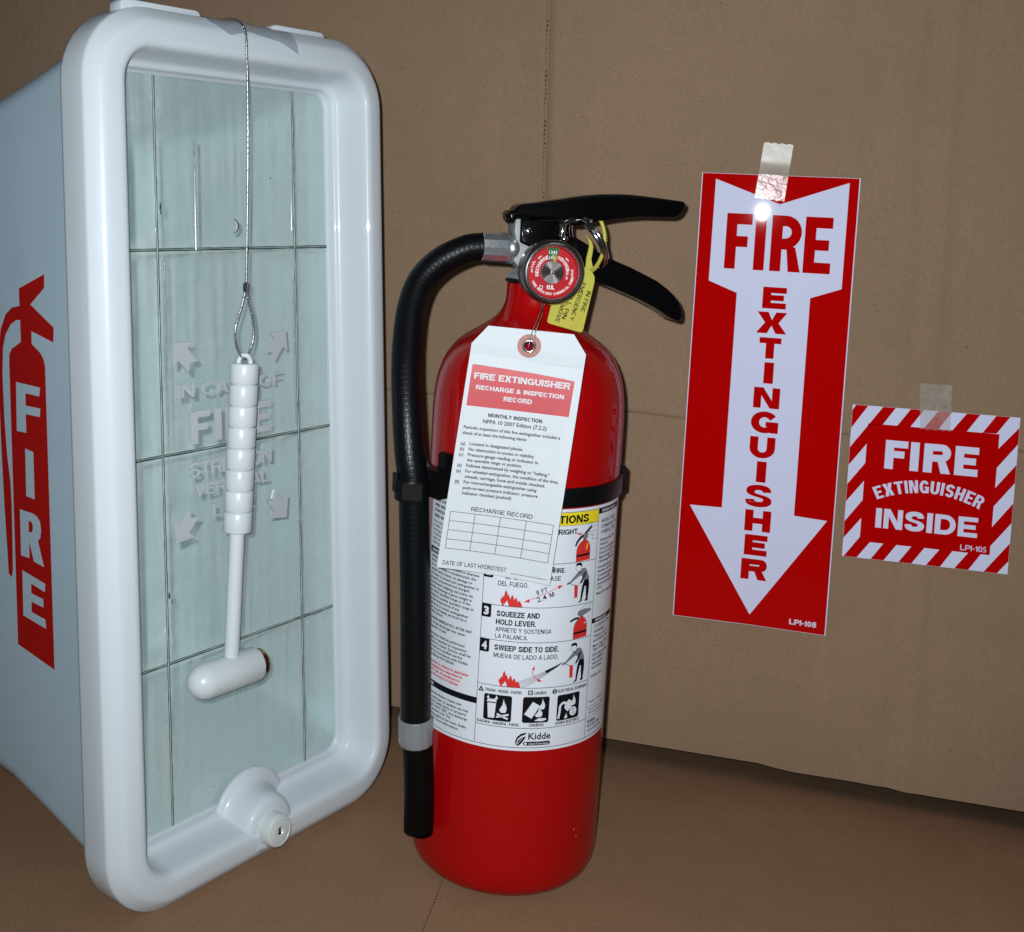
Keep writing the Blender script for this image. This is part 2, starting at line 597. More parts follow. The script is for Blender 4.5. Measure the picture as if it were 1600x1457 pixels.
def box(name, c, s, mat, parent, bevel=0.0, rot=None):
    bm = bmesh.new()
    bmesh.ops.create_cube(bm, size=1)
    for v in bm.verts:
        v.co = Vector((v.co.x * s[0], v.co.y * s[1], v.co.z * s[2]))
    if bevel:
        bmesh.ops.bevel(bm, geom=bm.edges[:], offset=bevel, segments=2, affect='EDGES')
    if rot is not None:
        bmesh.ops.rotate(bm, verts=bm.verts, matrix=rot)
    bmesh.ops.translate(bm, verts=bm.verts, vec=c)
    return link(name, from_bm(name, bm), mat, parent, 40)


def smooth_poly(pts, k=5):
    """closed outline with rounded corners (catmull through the points)"""
    n = len(pts)
    out = []
    for i in range(n):
        a, b, c, d = (Vector(pts[(i + q) % n]) for q in (-1, 0, 1, 2))
        for j in range(k):
            t = j / k
            v = 0.5 * ((2 * b) + (c - a) * t + (2 * a - 5 * b + 4 * c - d) * t * t + (3 * b - a - 3 * c + d) * t ** 3)
            out.append((v.x, v.y))
    return out


# ------------------------------------------------------------------ lettering
_tc = {}


def text_mesh(s, bold):
    key = (s, bold)
    if key not in _tc:
        c = bpy.data.curves.new('t', 'FONT')
        c.body = s
        c.size = 1
        c.resolution_u = 2
        c.offset = bold
        o = bpy.data.objects.new('t', c)
        me = o.to_mesh()
        vs = [(v.co.x, v.co.y) for v in me.vertices]
        fs = [tuple(p.vertices) for p in me.polygons]
        o.to_mesh_clear()
        bpy.data.objects.remove(o)
        bpy.data.curves.remove(c)
        _tc[key] = (vs, fs)
    return _tc[key]


CAP = max(v[1] for v in text_mesh('H', 0.0)[0])


def arc_pts(cx, cy, rx, ry, a0, a1, n=10):
    return [(cx + rx * math.cos(R(a0 + (a1 - a0) * i / n)), cy + ry * math.sin(R(a0 + (a1 - a0) * i / n))) for i in range(n + 1)]


def stroke(pts, t, tv):
    """outline of a pen stroke; t = width of upright strokes, tv = of level ones"""
    a, b = [], []
    n = len(pts)
    for i in range(n):
        p, q = Vector(pts[max(i - 1, 0)]), Vector(pts[min(i + 1, n - 1)])
        d = (q - p).normalized()
        nr = Vector((-d.y, d.x))
        th = math.sqrt((nr.x * t) ** 2 + (nr.y * tv) ** 2) / 2
        c = Vector(pts[i])
        a.append(tuple(c + nr * th))
        b.append(tuple(c - nr * th))
    return a + b[::-1]


def glyph(ch, w_, h, t, tv):
    """heavy sign capital in a w x h box -> list of (outline, holes)"""
    if ch == 'I':
        return [([(0, 0), (w_, 0), (w_, h), (0, h)], [])]
    if ch == 'F':
        m0, m1 = .40 * h, .40 * h + tv
        return [([(0, 0), (t, 0), (t, m0), (w_ * .86, m0), (w_ * .86, m1), (t, m1), (t, h - tv), (w_, h - tv), (w_, h), (0, h)], [])]
    if ch == 'E':
        m0, m1 = .5 * h - tv * .46, .5 * h + tv * .5
        return [([(0, 0), (w_, 0), (w_, tv), (t, tv), (t, m0), (w_ * .9, m0), (w_ * .9, m1), (t, m1), (t, h - tv), (w_, h - tv), (w_, h), (0, h)], [])]
    if ch == 'T':
        return [([((w_ - t) / 2, 0), ((w_ + t) / 2, 0), ((w_ + t) / 2, h - tv), (w_, h - tv), (w_, h), (0, h), (0, h - tv), ((w_ - t) / 2, h - tv)], [])]
    if ch == 'H':
        m0, m1 = (h - tv) / 2, (h + tv) / 2
        return [([(0, 0), (t, 0), (t, m0), (w_ - t, m0), (w_ - t, 0), (w_, 0), (w_, h), (w_ - t, h), (w_ - t, m1), (t, m1), (t, h), (0, h)], [])]
    if ch == 'N':
        k = t * .92
        return [([(0, 0), (k, 0), (k, h * .62), (w_ - t * 1.12, 0), (w_, 0), (w_, h), (w_ - k, h), (w_ - k, h * .38), (t * 1.12, h), (0, h)], [])]
    if ch == 'X':
        k = t * 1.3
        c = w_ / 2
        g = .13 * h
        y = h / 2
        wx = k * .62
        return [([(0, 0), (k, 0), (c, y - g), (w_ - k, 0), (w_, 0), (c + wx, y), (w_ * .985, h), (w_ * .985 - k, h), (c, y + g), (k + .015 * w_, h), (.015 * w_, h), (c - wx, y)], [])]
    if ch == 'R':
        yb = h * .405
        ro = (h - yb) / 2
        out = [(0, 0), (t, 0), (t, yb - .01 * h), (w_ * .52, yb - .01 * h), (w_ - t * 1.1, 0), (w_, 0), (w_ * .80, yb + .03 * h)]
        out += arc_pts(w_ * .98 - ro * .95, yb + ro, ro * .95, ro, -58, 90, 10)
        out += [(0, h)]
        ri = ro - tv * .96
        cx = min(w_ * .98 - ro * .95, w_ - t - ri * .9)
        hole = [(t, yb + tv * .94)] + arc_pts(cx, yb + ro, max(.2, w_ - t * .98 - cx), ri, -90, 90, 10) + [(t, h - tv)]
        return [(out, [hole])]
    if ch == 'D':
        ro = h / 2
        rx = min(w_ * .62, ro)
        out = [(0, 0)] + arc_pts(w_ - rx, ro, rx, ro, -90, 90, 16) + [(0, h)]
        hole = [(t, tv)] + arc_pts(w_ - rx, ro, rx - t, ro - tv, -90, 90, 16) + [(t, h - tv)]
        return [(out, [hole])]
    if ch == 'U':
        r1 = (w_ - t) / 2
        p = [(t / 2, h), (t / 2, r1 * .9 + tv / 2)] + arc_pts(w_ / 2, r1 * .9 + tv / 2, r1, r1 * .9, 180, 360, 14)[1:] + [(w_ - t / 2, h)]
        return [(stroke(p, t, tv), [])]
    if ch == 'G':
        rx, ry = (w_ - t) / 2, (h - tv) / 2
        p = arc_pts(w_ / 2, h / 2, rx, ry, 32, 312, 24)
        o1 = stroke(p, t, tv)
        bar = [(w_ * .54, h * .53), (w_ * .54, h * .53 - tv * .85), (w_ - t, h * .53 - tv * .85), (w_ - t, 0.02 * h), (w_, 0.02 * h), (w_, h * .53)]
        return [(o1, []), (bar, [])]
    if ch == 'S' and tv / h > .2:
        c1 = catmull([(.97, .69, 0), (.93, .83, 0), (.80, .95, 0), (.50, 1.0, 0), (.20, .95, 0), (.05, .84, 0), (.02, .71, 0), (.08, .58, 0), (.26, .49, 0), (.50, .435, 0), (.64, .39, 0), (.68, .33, 0), (.63, .26, 0), (.50, .235, 0), (.38, .26, 0), (.32, .345, 0)], 3)
        c2 = catmull([(0, .32, 0), (.04, .16, 0), (.20, .045, 0), (.50, 0, 0), (.80, .045, 0), (.96, .16, 0), (1.0, .30, 0), (.94, .43, 0), (.76, .52, 0), (.52, .575, 0), (.37, .62, 0), (.335, .68, 0), (.38, .745, 0), (.50, .77, 0), (.60, .75, 0), (.66, .67, 0)], 3)
        return [([(p.x * w_, p.y * h) for p in c1 + c2], [])]
    if ch == 'L':
        return [([(0, 0), (w_, 0), (w_, tv), (t, tv), (t, h), (0, h)], [])]
    if ch == 'A':
        k, ap = t * 1.06, t * 1.12
        sl = (w_ / 2 - ap / 2) / h
        y1 = .20 * h
        y2 = y1 + tv * .92
        return [([(0, 0), (k, 0), (k + sl * y1, y1), (w_ - k - sl * y1, y1), (w_ - k, 0), (w_, 0), (w_ / 2 + ap / 2, h), (w_ / 2 - ap / 2, h)],
                 [[(k + sl * y2 + .004 * w_, y2), (w_ - k - sl * y2 - .004 * w_, y2), (w_ / 2, min(h * .84, (w_ / 2 - k) / sl))]])]
    if ch == 'B':
        yb = h * .53
        r1, r2 = (h - yb) / 2, yb / 2
        out = [(0, 0)] + arc_pts(w_ - r2 * 1.05, r2, r2 * 1.05, r2, -90, 78, 10) + arc_pts(w_ * .94 - r1, yb + r1, r1, r1, -70, 90, 10) + [(0, h)]
        h1 = [(t, tv)] + arc_pts(w_ - r2 * 1.05, (tv + yb - tv * .45) / 2, r2 * 1.05 - t, (yb - tv * 1.45) / 2, -90, 90, 8) + [(t, yb - tv * .45)]
        h2 = [(t, yb + tv * .5)] + arc_pts(w_ * .94 - r1, (yb + tv * .5 + h - tv) / 2, max(.1 * w_, r1 - t), (h - yb - tv * 1.5) / 2, -90, 90, 8) + [(t, h - tv)]
        return [(out, [h1, h2])]
    if ch == 'C':
        return [(stroke(arc_pts(w_ / 2, h / 2, (w_ - t) / 2, (h - tv) / 2, 38, 322, 24), t, tv), [])]
    if ch in 'OQ':
        out = [(arc_pts(w_ / 2, h / 2, w_ / 2, h / 2, 0, 350, 28), [arc_pts(w_ / 2, h / 2, w_ / 2 - t, h / 2 - tv, 0, 350, 28)])]
        if ch == 'Q':
            out.append(([(w_ * .52, h * .26), (w_ * .66, h * .36), (w_ * 1.0, h * .04), (w_ * .86, -h * .06)], []))
        return out
    if ch == 'P':
        yb = h * .37
        ro = (h - yb) / 2
        return [([(0, 0), (t, 0), (t, yb)] + arc_pts(w_ - ro, yb + ro, ro, ro, -90, 90, 12) + [(0, h)],
                 [[(t, yb + tv * .95)] + arc_pts(w_ - ro, yb + ro, max(.1 * w_, ro - t), ro - tv * .96, -90, 90, 10) + [(t, h - tv)]])]
    if ch == 'K':
        k = t * 1.25
        return [([(0, 0), (t, 0), (t, .30 * h), (t + .15 * w_, .46 * h), (w_ - k, 0), (w_, 0), (t + .29 * w_, .61 * h), (w_ * .97, h), (w_ * .97 - k, h), (t, .56 * h), (t, h), (0, h)], [])]
    if ch == 'M':
        k = t * .88
        return [([(0, 0), (k, 0), (k, .70 * h), (w_ / 2 - .4 * t, 0), (w_ / 2 + .4 * t, 0), (w_ - k, .70 * h), (w_ - k, 0), (w_, 0), (w_, h), (w_ - k * 1.45, h), (w_ / 2, .32 * h), (k * 1.45, h), (0, h)], [])]
    if ch == 'V':
        k = t * 1.1
        return [([(w_ / 2 - .5 * k, 0), (w_ / 2 + .5 * k, 0), (w_, h), (w_ - k, h), (w_ / 2, .27 * h), (k, h), (0, h)], [])]
    if ch == 'W':
        k = t * 1.05
        q = w_ * .27
        return [([(q - .45 * k, 0), (q + .45 * k, 0), (w_ / 2, .66 * h), (w_ - q - .45 * k, 0), (w_ - q + .45 * k, 0), (w_, h), (w_ - k, h), (w_ - q, .30 * h), (w_ / 2 + .45 * k, h), (w_ / 2 - .45 * k, h), (q, .30 * h), (k, h), (0, h)], [])]
    if ch == 'Y':
        k = t * 1.2
        return [([(w_ / 2 - t / 2, 0), (w_ / 2 + t / 2, 0), (w_ / 2 + t / 2, .40 * h), (w_, h), (w_ - k, h), (w_ / 2, .60 * h), (k, h), (0, h), (w_ / 2 - t / 2, .40 * h)], [])]
    if ch == 'Z':
        k = t * 1.3
        return [([(0, 0), (w_, 0), (w_, tv), (k, tv), (w_, h - tv), (w_, h), (.04 * w_, h), (.04 * w_, h - tv), (w_ - k, h - tv), (0, tv)], [])]
    if ch == '.':
        return [([(0, 0), (w_, 0), (w_, tv), (0, tv)], [])]
    if ch == '-':
        return [([(0, .32 * h), (w_, .32 * h), (w_, .32 * h + tv), (0, .32 * h + tv)], [])]
    if ch == '\u2022':
        return [([(0, .34 * h), (w_, .34 * h), (w_, .34 * h + w_), (0, .34 * h + w_)], [])]
    if ch == '1':
        return [([(w_ - t, 0), (w_, 0), (w_, h), (w_ - t * .8, h), (w_ * .45, h * .82), (0, h * .76), (0, h * .62), (w_ - t, h * .66)], [])]
    if ch == '0':
        return [(arc_pts(w_ / 2, h / 2, w_ / 2, h / 2, 0, 350, 24), [arc_pts(w_ / 2, h / 2, w_ / 2 - t, h / 2 - tv, 0, 350, 24)])]
    if ch == 'S':
        rx, ry = (w_ - t) / 2, (h - tv) / 4
        p = arc_pts(w_ / 2, h - tv / 2 - ry, rx, ry, 18, 235, 16) + arc_pts(w_ / 2, tv / 2 + ry, rx, ry, 55, -162, 16)
        return [(stroke(p, t, tv * 1.02), [])]
    return []


ADV = dict(A=.96, B=.90, C=.93, D=.93, E=.80, F=.75, G=.98, H=.90, I=.22, K=.95, L=.74, M=1.10, N=.90, O=.99, P=.84, Q=.99, R=.92, S=.86, T=.82, U=.88, V=.92, W=1.30, X=.92, Y=.90, Z=.82)
ADV.update({' ': .40, '.': .22, '-': .36, '\u2022': .26, '1': .40, '0': .70})


class Print:
    """flat print collected per ink, laid on a surface given by fn(x, y, lift); units mm in, metres out"""

    def __init__(self, fn, parent, curved=0.0):
        self.fn, self.parent, self.curved = fn, parent, curved
        self.d = {}
        self.k = 0

    def _b(self, ink, layer):
        return self.d.setdefault((ink, layer), ([], []))

    def raw(self, ink, vs, fs, layer):
        self.k += 1
        V, F = self._b(ink, layer)
        o = len(V)
        h = layer * 0.05 + (self.k % 6) * 0.004
        V.extend((x, y, h) for x, y in vs)
        F.extend(tuple(i + o for i in f) for f in fs)

    def poly(self, ink, pts, layer=1, holes=()):
        loops = [[Vector((x, y, 0)) for x, y in pts]] + [[Vector((x, y, 0)) for x, y in h] for h in holes]
        fl = [(v.x, v.y) for l in loops for v in l]
        tris = []
        for t in tessellate_polygon(loops):
            a, b, c = (fl[i] for i in t)
            if (b[0] - a[0]) * (c[1] - a[1]) - (b[1] - a[1]) * (c[0] - a[0]) < 0:
                t = t[::-1]
            tris.append(tuple(t))
        self.raw(ink, fl, tris, layer)

    def rect(self, ink, x0, y0, x1, y1, layer=1, r=0.0):
        if x0 > x1:
            x0, x1 = x1, x0
        if y0 > y1:
            y0, y1 = y1, y0
        if r:
            p = arc_pts(x1 - r, y1 - r, r, r, 0, 90, 5) + arc_pts(x0 + r, y1 - r, r, r, 90, 180, 5) + arc_pts(x0 + r, y0 + r, r, r, 180, 270, 5) + arc_pts(x1 - r, y0 + r, r, r, 270, 360, 5)
        else:
            p = [(x0, y0), (x1, y0), (x1, y1), (x0, y1)]
        self.poly(ink, p, layer)

    def line(self, ink, pts, wd=0.3, layer=2, closed=False):
        pts = list(pts) + ([pts[0]] if closed else [])
        for a, b in zip(pts, pts[1:]):
            a, b = Vector(a), Vector(b)
            d = b - a
            if d.length < 1e-6:
                continue
            n = Vector((-d.y, d.x)).normalized() * wd / 2
            e = d.normalized() * wd * .3
            self.poly(ink, [tuple(a - n - e), tuple(b - n + e), tuple(b + n + e), tuple(a + n - e)], layer)

    def stroke(self, ink, pts, t, layer=2):
        self.poly(ink, stroke(pts, t, t), layer)

    def text(self, ink, s, x, y, cap, width=None, align='l', bold=0.0, layer=3, slant=0, squeeze=None, ang=0, fn=None):
        if s == s.upper() and not s[0].isdigit() and sum(c.isalpha() for c in s) >= 2 and not slant and not squeeze:
            return self.caps(ink, s, x, y, cap, width, align, bold >= 0.015, layer, ang, fn)
        vs, fs = text_mesh(s, bold)
        if not vs:
            return
        x0, x1 = min(v[0] for v in vs), max(v[0] for v in vs)
        sy = cap / CAP
        sx = sy if width is None else width / (x1 - x0)
        if squeeze:
            sx = sy * squeeze
        wd = (x1 - x0) * sx
        off = {'l': 0, 'c': -wd / 2, 'r': -wd}[align]
        ca, sa = math.cos(R(ang)), math.sin(R(ang))
        out = []
        for a, b in vs:
            px, py = (a - x0) * sx + off + slant * b * sy, b * sy
            if fn:
                out.append(fn(px, py))
            else:
                out.append((x + px * ca - py * sa, y + px * sa + py * ca))
        self.raw(ink, out, fs, layer)

    def glyphs(self, ink, ch, x, y, w_, h, t, tv, layer=2, fn=None):
        for o, hs in glyph(ch, w_, h, t, tv):
            f = (lambda p: fn(p[0] + x, p[1] + y)) if fn else (lambda p: (p[0] + x, p[1] + y))
            self.poly(ink, [f(p) for p in o], layer, [[f(p) for p in q] for q in hs])

    def caps(self, ink, s, x, y, cap, width=None, align='l', heavy=True, layer=3, ang=0, fn=None):
        """line of grotesque capitals drawn with the sign alphabet"""
        t, tv, sp = (.25, .21, .08) if heavy else (.175, .15, .10)
        items, px = [], 0.0
        for ch in s:
            base = {'\u00cd': 'I', '\u00c9': 'E'}.get(ch, ch)
            if base in ADV:
                a = ADV[base] if base != 'I' else t
            else:
                v_, _ = text_mesh(ch, 0.02 if heavy else 0.0)
                a = (max(q[0] for q in v_) - min(q[0] for q in v_)) / CAP
            items.append((ch, base, px, a))
            px += a + (sp if ch != ' ' else sp * .6)
        tot = px - sp
        sx = cap if width is None else width / tot
        off = {'l': 0, 'c': -tot * sx / 2, 'r': -tot * sx}[align]
        ca, sa = math.cos(R(ang)), math.sin(R(ang))

        def put(a, b):
            a, b = a * sx + off, b * cap
            if fn:
                return fn(a, b)
            return (x + a * ca - b * sa, y + a * sa + b * ca)
        for ch, base, p0, a in items:
            if base == ' ':
                continue
            if base in ADV:
                for o, hs in glyph(base, a, 1.0, t, tv):
                    self.poly(ink, [put(q[0] + p0, q[1]) for q in o], layer, [[put(q[0] + p0, q[1]) for q in h] for h in hs])
                if ch != base:
                    self.poly(ink, [put(p0 + a * .35, 1.08), put(p0 + a * .35 + .16, 1.08), put(p0 + a * .35 + .3, 1.26), put(p0 + a * .35 + .1, 1.26)], layer)
            else:
                v_, f_ = text_mesh(ch, 0.02 if heavy else 0.0)
                x0 = min(q[0] for q in v_)
                self.raw(ink, [put((q[0] - x0) / CAP + p0, q[1] / CAP) for q in v_], f_, layer)

    def done(self, names):
        by = {}
        for (ink, layer), (V, F) in self.d.items():
            V2, F2 = by.setdefault(ink, ([], []))
            o = len(V2)
            V2.extend(V)
            F2.extend(tuple(i + o for i in f) for f in F)
        res = []
        for ink, (V, F) in by.items():
            me = mesh('print', V, F)
            if self.curved:
                bm = bmesh.new()
                bm.from_mesh(me)
                x0, x1 = min(v.co.x for v in bm.verts), max(v.co.x for v in bm.verts)
                x = math.ceil(x0 / self.curved) * self.curved
                while x < x1:
                    bmesh.ops.bisect_plane(bm, geom=bm.verts[:] + bm.edges[:] + bm.faces[:], plane_co=(x, 0, 0), plane_no=(1, 0, 0), dist=1e-5)
                    x += self.curved
                bm.to_mesh(me)
                bm.free()
            for v in me.vertices:
                v.co = self.fn(v.co.x / 1000, v.co.y / 1000, v.co.z / 1000)
            me.update()
            res.append(link(names.get(ink.name, 'lettering'), me, ink, self.parent))
        for o in res:
            if o.name.split('.')[0] in ('ruled_lines', 'black_lettering'):
                o['kind'] = 'stuff'
        return res


NAMES = {'black_ink': 'black_lettering', 'red_ink': 'red_print', 'yellow_ink': 'yellow_banner', 'grey_ink': 'grey_print',
         'label_white': 'white_print', 'thin_rule_ink': 'ruled_lines', 'sign_red_ink': 'red_print', 'tag_red_ink': 'red_panel', 'tag_card': 'white_lettering',
         'green_ink': 'green_zone', 'dial_white': 'white_lettering', 'red_vinyl': 'red_emblem', 'sign_white_vinyl': 'white_print',
         'white_plastic_tub': 'white_letters'}

# ================================================================== cardboard wall and floor
WA = 0.2554
wall_m = Matrix(((math.cos(WA), math.sin(WA), 0, 0), (-math.sin(WA), math.cos(WA), 0, 0.8392), (0, 0, 1, 0), (0, 0, 0, 1)))


def interp(x, pts):
    if x <= pts[0][0]:
        return pts[0][1]
    for (a, b), (c, d) in zip(pts, pts[1:]):
        if x <= c:
            return b + (d - b) * (x - a) / (c - a)
    return pts[-1][1]


def wall_bottom(x):
    return interp(x, [(-0.6, 0.002), (-0.02, 0.0008), (0.10, 0.0036), (0.16, 0.0040), (0.235, 0.0042), (0.2445, 0.0046), (0.252, 0.0018), (0.30, 0.0022), (0.35, 0.0008), (0.41, 0.0009), (0.8, 0.001)])


def crease_x(z):
    return 0.0602 + (0.518 - z) * 0.035


def crease2_x(z):
    return 0.3213 + (0.52 - z) * 0.026


def groove(d, wd, dep):
    return dep * math.exp(-(d / wd) ** 2)


DENTS = [(0.33, 0.052, 0.018, 0.0012), (0.42, 0.060, 0.02, -0.0011), (0.14, 0.32, 0.012, 0.0006), (0.20, 0.49, 0.015, -0.0007), (0.29, 0.045, 0.014, -0.0008), (0.12, 0.455, 0.02, 0.0008), (-0.1, 0.47, 0.03, 0.0012), (0.40, 0.33, 0.018, -0.0007)]


def wall_y(x, z):
    y = 0.0
    d = x - crease_x(z)
    y += groove(d, 0.0016, 0.0012) - groove(d - 0.0065, 0.0035, 0.0014)
    if d > 0:
        y += 0.0006 * math.exp(-d / 0.03)
    d2 = x - crease2_x(z)
    y += -groove(d2, 0.006, 0.0014) + groove(d2 + 0.013, 0.005, 0.0009)
    d3 = z - (0.237 + 0.0008 * math.sin(x * 60))
    y += groove(d3, 0.0010, 0.0012) - groove(d3 - 0.0035, 0.003, 0.0007)
    y += 0.0009 * math.sin(x * 9 + z * 5) * math.sin(z * 7 - 1)
    for cx_, cz_, r_, dp in DENTS:
        q = ((x - cx_) ** 2 + (z - cz_) ** 2) / (r_ * r_)
        if q < 9:
            y += dp * math.exp(-q)
    return y


def lines(a, b, step, fine):
    xs = set()
    n = int((b - a) / step)
    for i in range(n + 1):
        xs.add(round(a + (b - a) * i / n, 5))
    for c, wd, st in fine:
        k = int(wd / st)
        for i in range(-k, k + 1):
            v = c + i * st
            if a < v < b:
                xs.add(round(v, 5))
    out = []
    for x in sorted(xs):
        if not out or x - out[-1] > 0.0002:
            out.append(x)
    return out


xs = lines(-0.56, 0.72, 0.012, [(0.065, 0.016, 0.0006), (0.325, 0.024, 0.0012)])
zs = lines(0, 0.66, 0.012, [(0.237, 0.010, 0.0006)])
vs, fs = [], []
for side in (0, 1):
    for z in zs:
        for x in xs:
            zz = z + (wall_bottom(x) * (1 - z / 0.66))
            vs.append((x, wall_y(x, zz) + side * 0.0042, zz))
nx, nz = len(xs), len(zs)
N2 = nx * nz
for i in range(nz - 1):
    for j in range(nx - 1):
        a = i * nx + j
        fs.append((a, a + 1, a + nx + 1, a + nx))
        a += N2
        fs.append((a, a + nx, a + nx + 1, a + 1))
for j in range(nx - 1):
    fs.append((j, j + N2, j + 1 + N2, j + 1))
    a = (nz - 1) * nx + j
    fs.append((a, a + 1, a + 1 + N2, a + N2))
for i in range(nz - 1):
    a = i * nx
    fs.append((a, a + nx, a + nx + N2, a + N2))
    a = i * nx + nx - 1
    fs.append((a, a + N2, a + nx + N2, a + nx))
backdrop = empty('cardboard_backdrop', wall_m)
props(backdrop, 'large creased sheet of brown cardboard standing upright behind the fire extinguisher', 'cardboard sheet')
link('sheet', mesh('sheet', vs, fs), M_wall, backdrop, 60)
# perforation stitches along the upright crease
vs, fs = [], []
z = 0.008
while z < 0.64:
    x = crease_x(z) - 0.0004
    y = wall_y(x, z) - 0.00012
    L_, W_ = 0.0010, 0.00055
    o = len(vs)
    for dx_, dz_ in ((-W_, -L_), (W_, -L_ * .8), (W_ * .9, L_ * .9), (-W_ * .8, L_)):
        vs.append((x + dx_ + random.uniform(-1, 1) * 1e-4, wall_y(x + dx_, z + dz_) - 0.00012, z + dz_))
    fs.append((o, o + 1, o + 2, o + 3))
    z += 0.0031
props(link('perforation', mesh('perforation', vs, fs), M_perf, backdrop), kind='stuff')


def floor_z(x, y):
    d = (0.8392 - math.tan(WA) * x - y) * math.cos(WA)     # distance in front of the wall
    t = max(0, (0.075 - d) / 0.085)
    t = t * t if t < 1 else 2 * t - 1
    k = interp(x, [(-0.4, 0.008), (0.05, 0.008), (0.15, 0.0095), (0.4, 0.0125)])
    return max(-k * t, -0.05)


xs = lines(-0.75, 0.9, 0.03, [])
rows = [0.25, 0.1, 0.0] if False else None
vs, fs = [], []
ds = [-0.30, -0.20, -0.12, -0.06, -0.03, -0.015] + [i * 0.006 for i in range(0, 15)] + [0.10, 0.13, 0.17, 0.22, 0.3, 0.4, 0.5, 0.62, 0.8, 1.0]
for d in ds:
    for x in xs:
        y = 0.8392 - math.tan(WA) * x - d / math.cos(WA)
        vs.append((x, y, floor_z(x, y)))
nx = len(xs)
for i in range(len(ds) - 1):
    for j in range(nx - 1):
        a = i * nx + j
        fs.append((a, a + nx, a + nx + 1, a + 1))
fl = link('floor', mesh('floor', vs, fs), M_floor, None, 60)
props(fl, 'flat sheet of brown cardboard lying under the cabinet and the extinguisher', None, None, 'structure')
# perforated fold running out from under the cylinder
vs, fs = [], []
p0, p1 = Vector((0.0143, 0.6223)), Vector((-0.0054, 0.53))
dd = (p1 - p0).normalized()
nn = Vector((-dd.y, dd.x))
t = -0.02
while t < 0.16:
    c = p0 + dd * t + nn * random.uniform(-1, 1) * 1e-4
    o = len(vs)
    for a, b in ((-1, -1), (1, -1), (1, 1), (-1, 1)):
        q = c + dd * a * 0.0008 + nn * b * 0.00035
        vs.append((q.x, q.y, 0.00012))
    fs.append((o, o + 1, o + 2, o + 3))
    t += 0.0030
props(link('fold_perforation', mesh('fold_perforation', vs, fs), M_perf, fl), kind='stuff')


# ================================================================== arrow sign
def sign_base(name, x, z, rot, w_, h_, back, lift=0.0020, curl=0.0):
    m = wall_m @ Matrix.Translation((x / 1000, -lift, z / 1000)) @ Matrix.Rotation(R(-rot), 4, 'Y')
    e = empty(name, m)
    return e


def thin_sheet(name, w_, h_, th, mat, parent, bend, nx=10, nz=30):
    """sheet w x h mm, bend(x, z) gives its forward bow in metres"""
    vs, fs = [], []
    for s in (0, 1):
        for i in range(nz + 1):
            for j in range(nx + 1):
                x, z = w_ * j / nx, h_ * i / nz
                vs.append((x / 1000, -bend(x, z) + s * th, z / 1000))
    n1 = nx + 1
    N_ = n1 * (nz + 1)
    for i in range(nz):
        for j in range(nx):
            a = i * n1 + j
            fs += [(a, a + 1, a + n1 + 1, a + n1), (a + N_, a + N_ + n1, a + N_ + n1 + 1, a + N_ + 1)]
    for j in range(nx):
        fs += [(j, j + N_, j + N_ + 1, j + 1)]
        a = nz * n1 + j
        fs += [(a, a + 1, a + 1 + N_, a + N_)]
    for i in range(nz):
        a = i * n1
        fs += [(a, a + n1, a + n1 + N_, a + N_)]
        a += nx
        fs += [(a, a + N_, a + N_ + n1, a + n1)]
    return link(name, mesh(name, vs, fs), mat, parent, 60)


def bend108(x, z):
    return 0.0022 * (1 - z / 304.0) ** 2 * (0.4 + 0.6 * abs(x / 50.0 - 1)) + 0.0006 + 0.0004 * math.sin(z / 60) + 0.0009 * x / 100


SW, SH = 100.8, 304.2
s108 = sign_base('arrow_sign', 173.9, 101.0, 0.35, SW, SH, None)
props(s108, 'tall red and white arrow sign reading FIRE EXTINGUISHER taped to the cardboard', 'sign')
thin_sheet('sign_sheet', SW, SH, 0.0005, M_sign, s108, bend108)
pr = Print(lambda x, y, h: (x, -h - bend108(x * 1000, y * 1000), y), s108)
m_ = 0.55
arrow = [(9.3, 300.4), (51.6, 285.2), (94.2, 301.0), (94.2, 231.8), (75.0, 224.6), (75.0, 78.6), (96.2, 77.6), (51.0, 7.2), (6.6, 78.4), (27.9, 78.8), (27.9, 225.0), (9.0, 232.2)]
x1, y1 = SW - m_ * 1.3, SH - .25
for piece in ([(m_, .25), (51.0, .25), (51.0, 7.2), (6.6, 78.4), (m_, 78.4)],
              [(51.0, .25), (x1, .25), (x1, 77.6), (96.2, 77.6), (51.0, 7.2)],
              [(m_, 78.4), (6.6, 78.4), (27.9, 78.8), (27.9, 225.0), (9.0, 232.2), (m_, 232.2)],
              [(96.2, 77.6), (x1, 77.6), (x1, 231.8), (94.2, 231.8), (75.0, 224.6), (75.0, 78.6)],
              [(m_, 232.2), (9.0, 232.2), (9.3, 300.4), (9.3, y1), (m_, y1)],
              [(9.3, 300.4), (51.6, 285.2), (51.6, y1), (9.3, y1)],
              [(51.6, 285.2), (94.2, 301.0), (94.2, y1), (51.6, y1)],
              [(94.2, 231.8), (x1, 231.8), (x1, y1), (94.2, y1)]):
    # cut into level bands so that the ink follows the bow of the sheet
    bm = bmesh.new()
    f = bm.faces.new([bm.verts.new((x, y, 0)) for x, y in piece])
    y = 10
    while y < 304:
        bmesh.ops.bisect_plane(bm, geom=bm.verts[:] + bm.edges[:] + bm.faces[:], plane_co=(0, y, 0), plane_no=(0, 1, 0), dist=1e-4)
        y += 10
    for x in range(10, 100, 10):
        bmesh.ops.bisect_plane(bm, geom=bm.verts[:] + bm.edges[:] + bm.faces[:], plane_co=(x, 0, 0), plane_no=(1, 0, 0), dist=1e-4)
    bm.verts.index_update()
    pr.raw(M_signred, [(v.co.x, v.co.y) for v in bm.verts], [tuple(v.index for v in f.verts) for f in bm.faces], 1)
    bm.free()
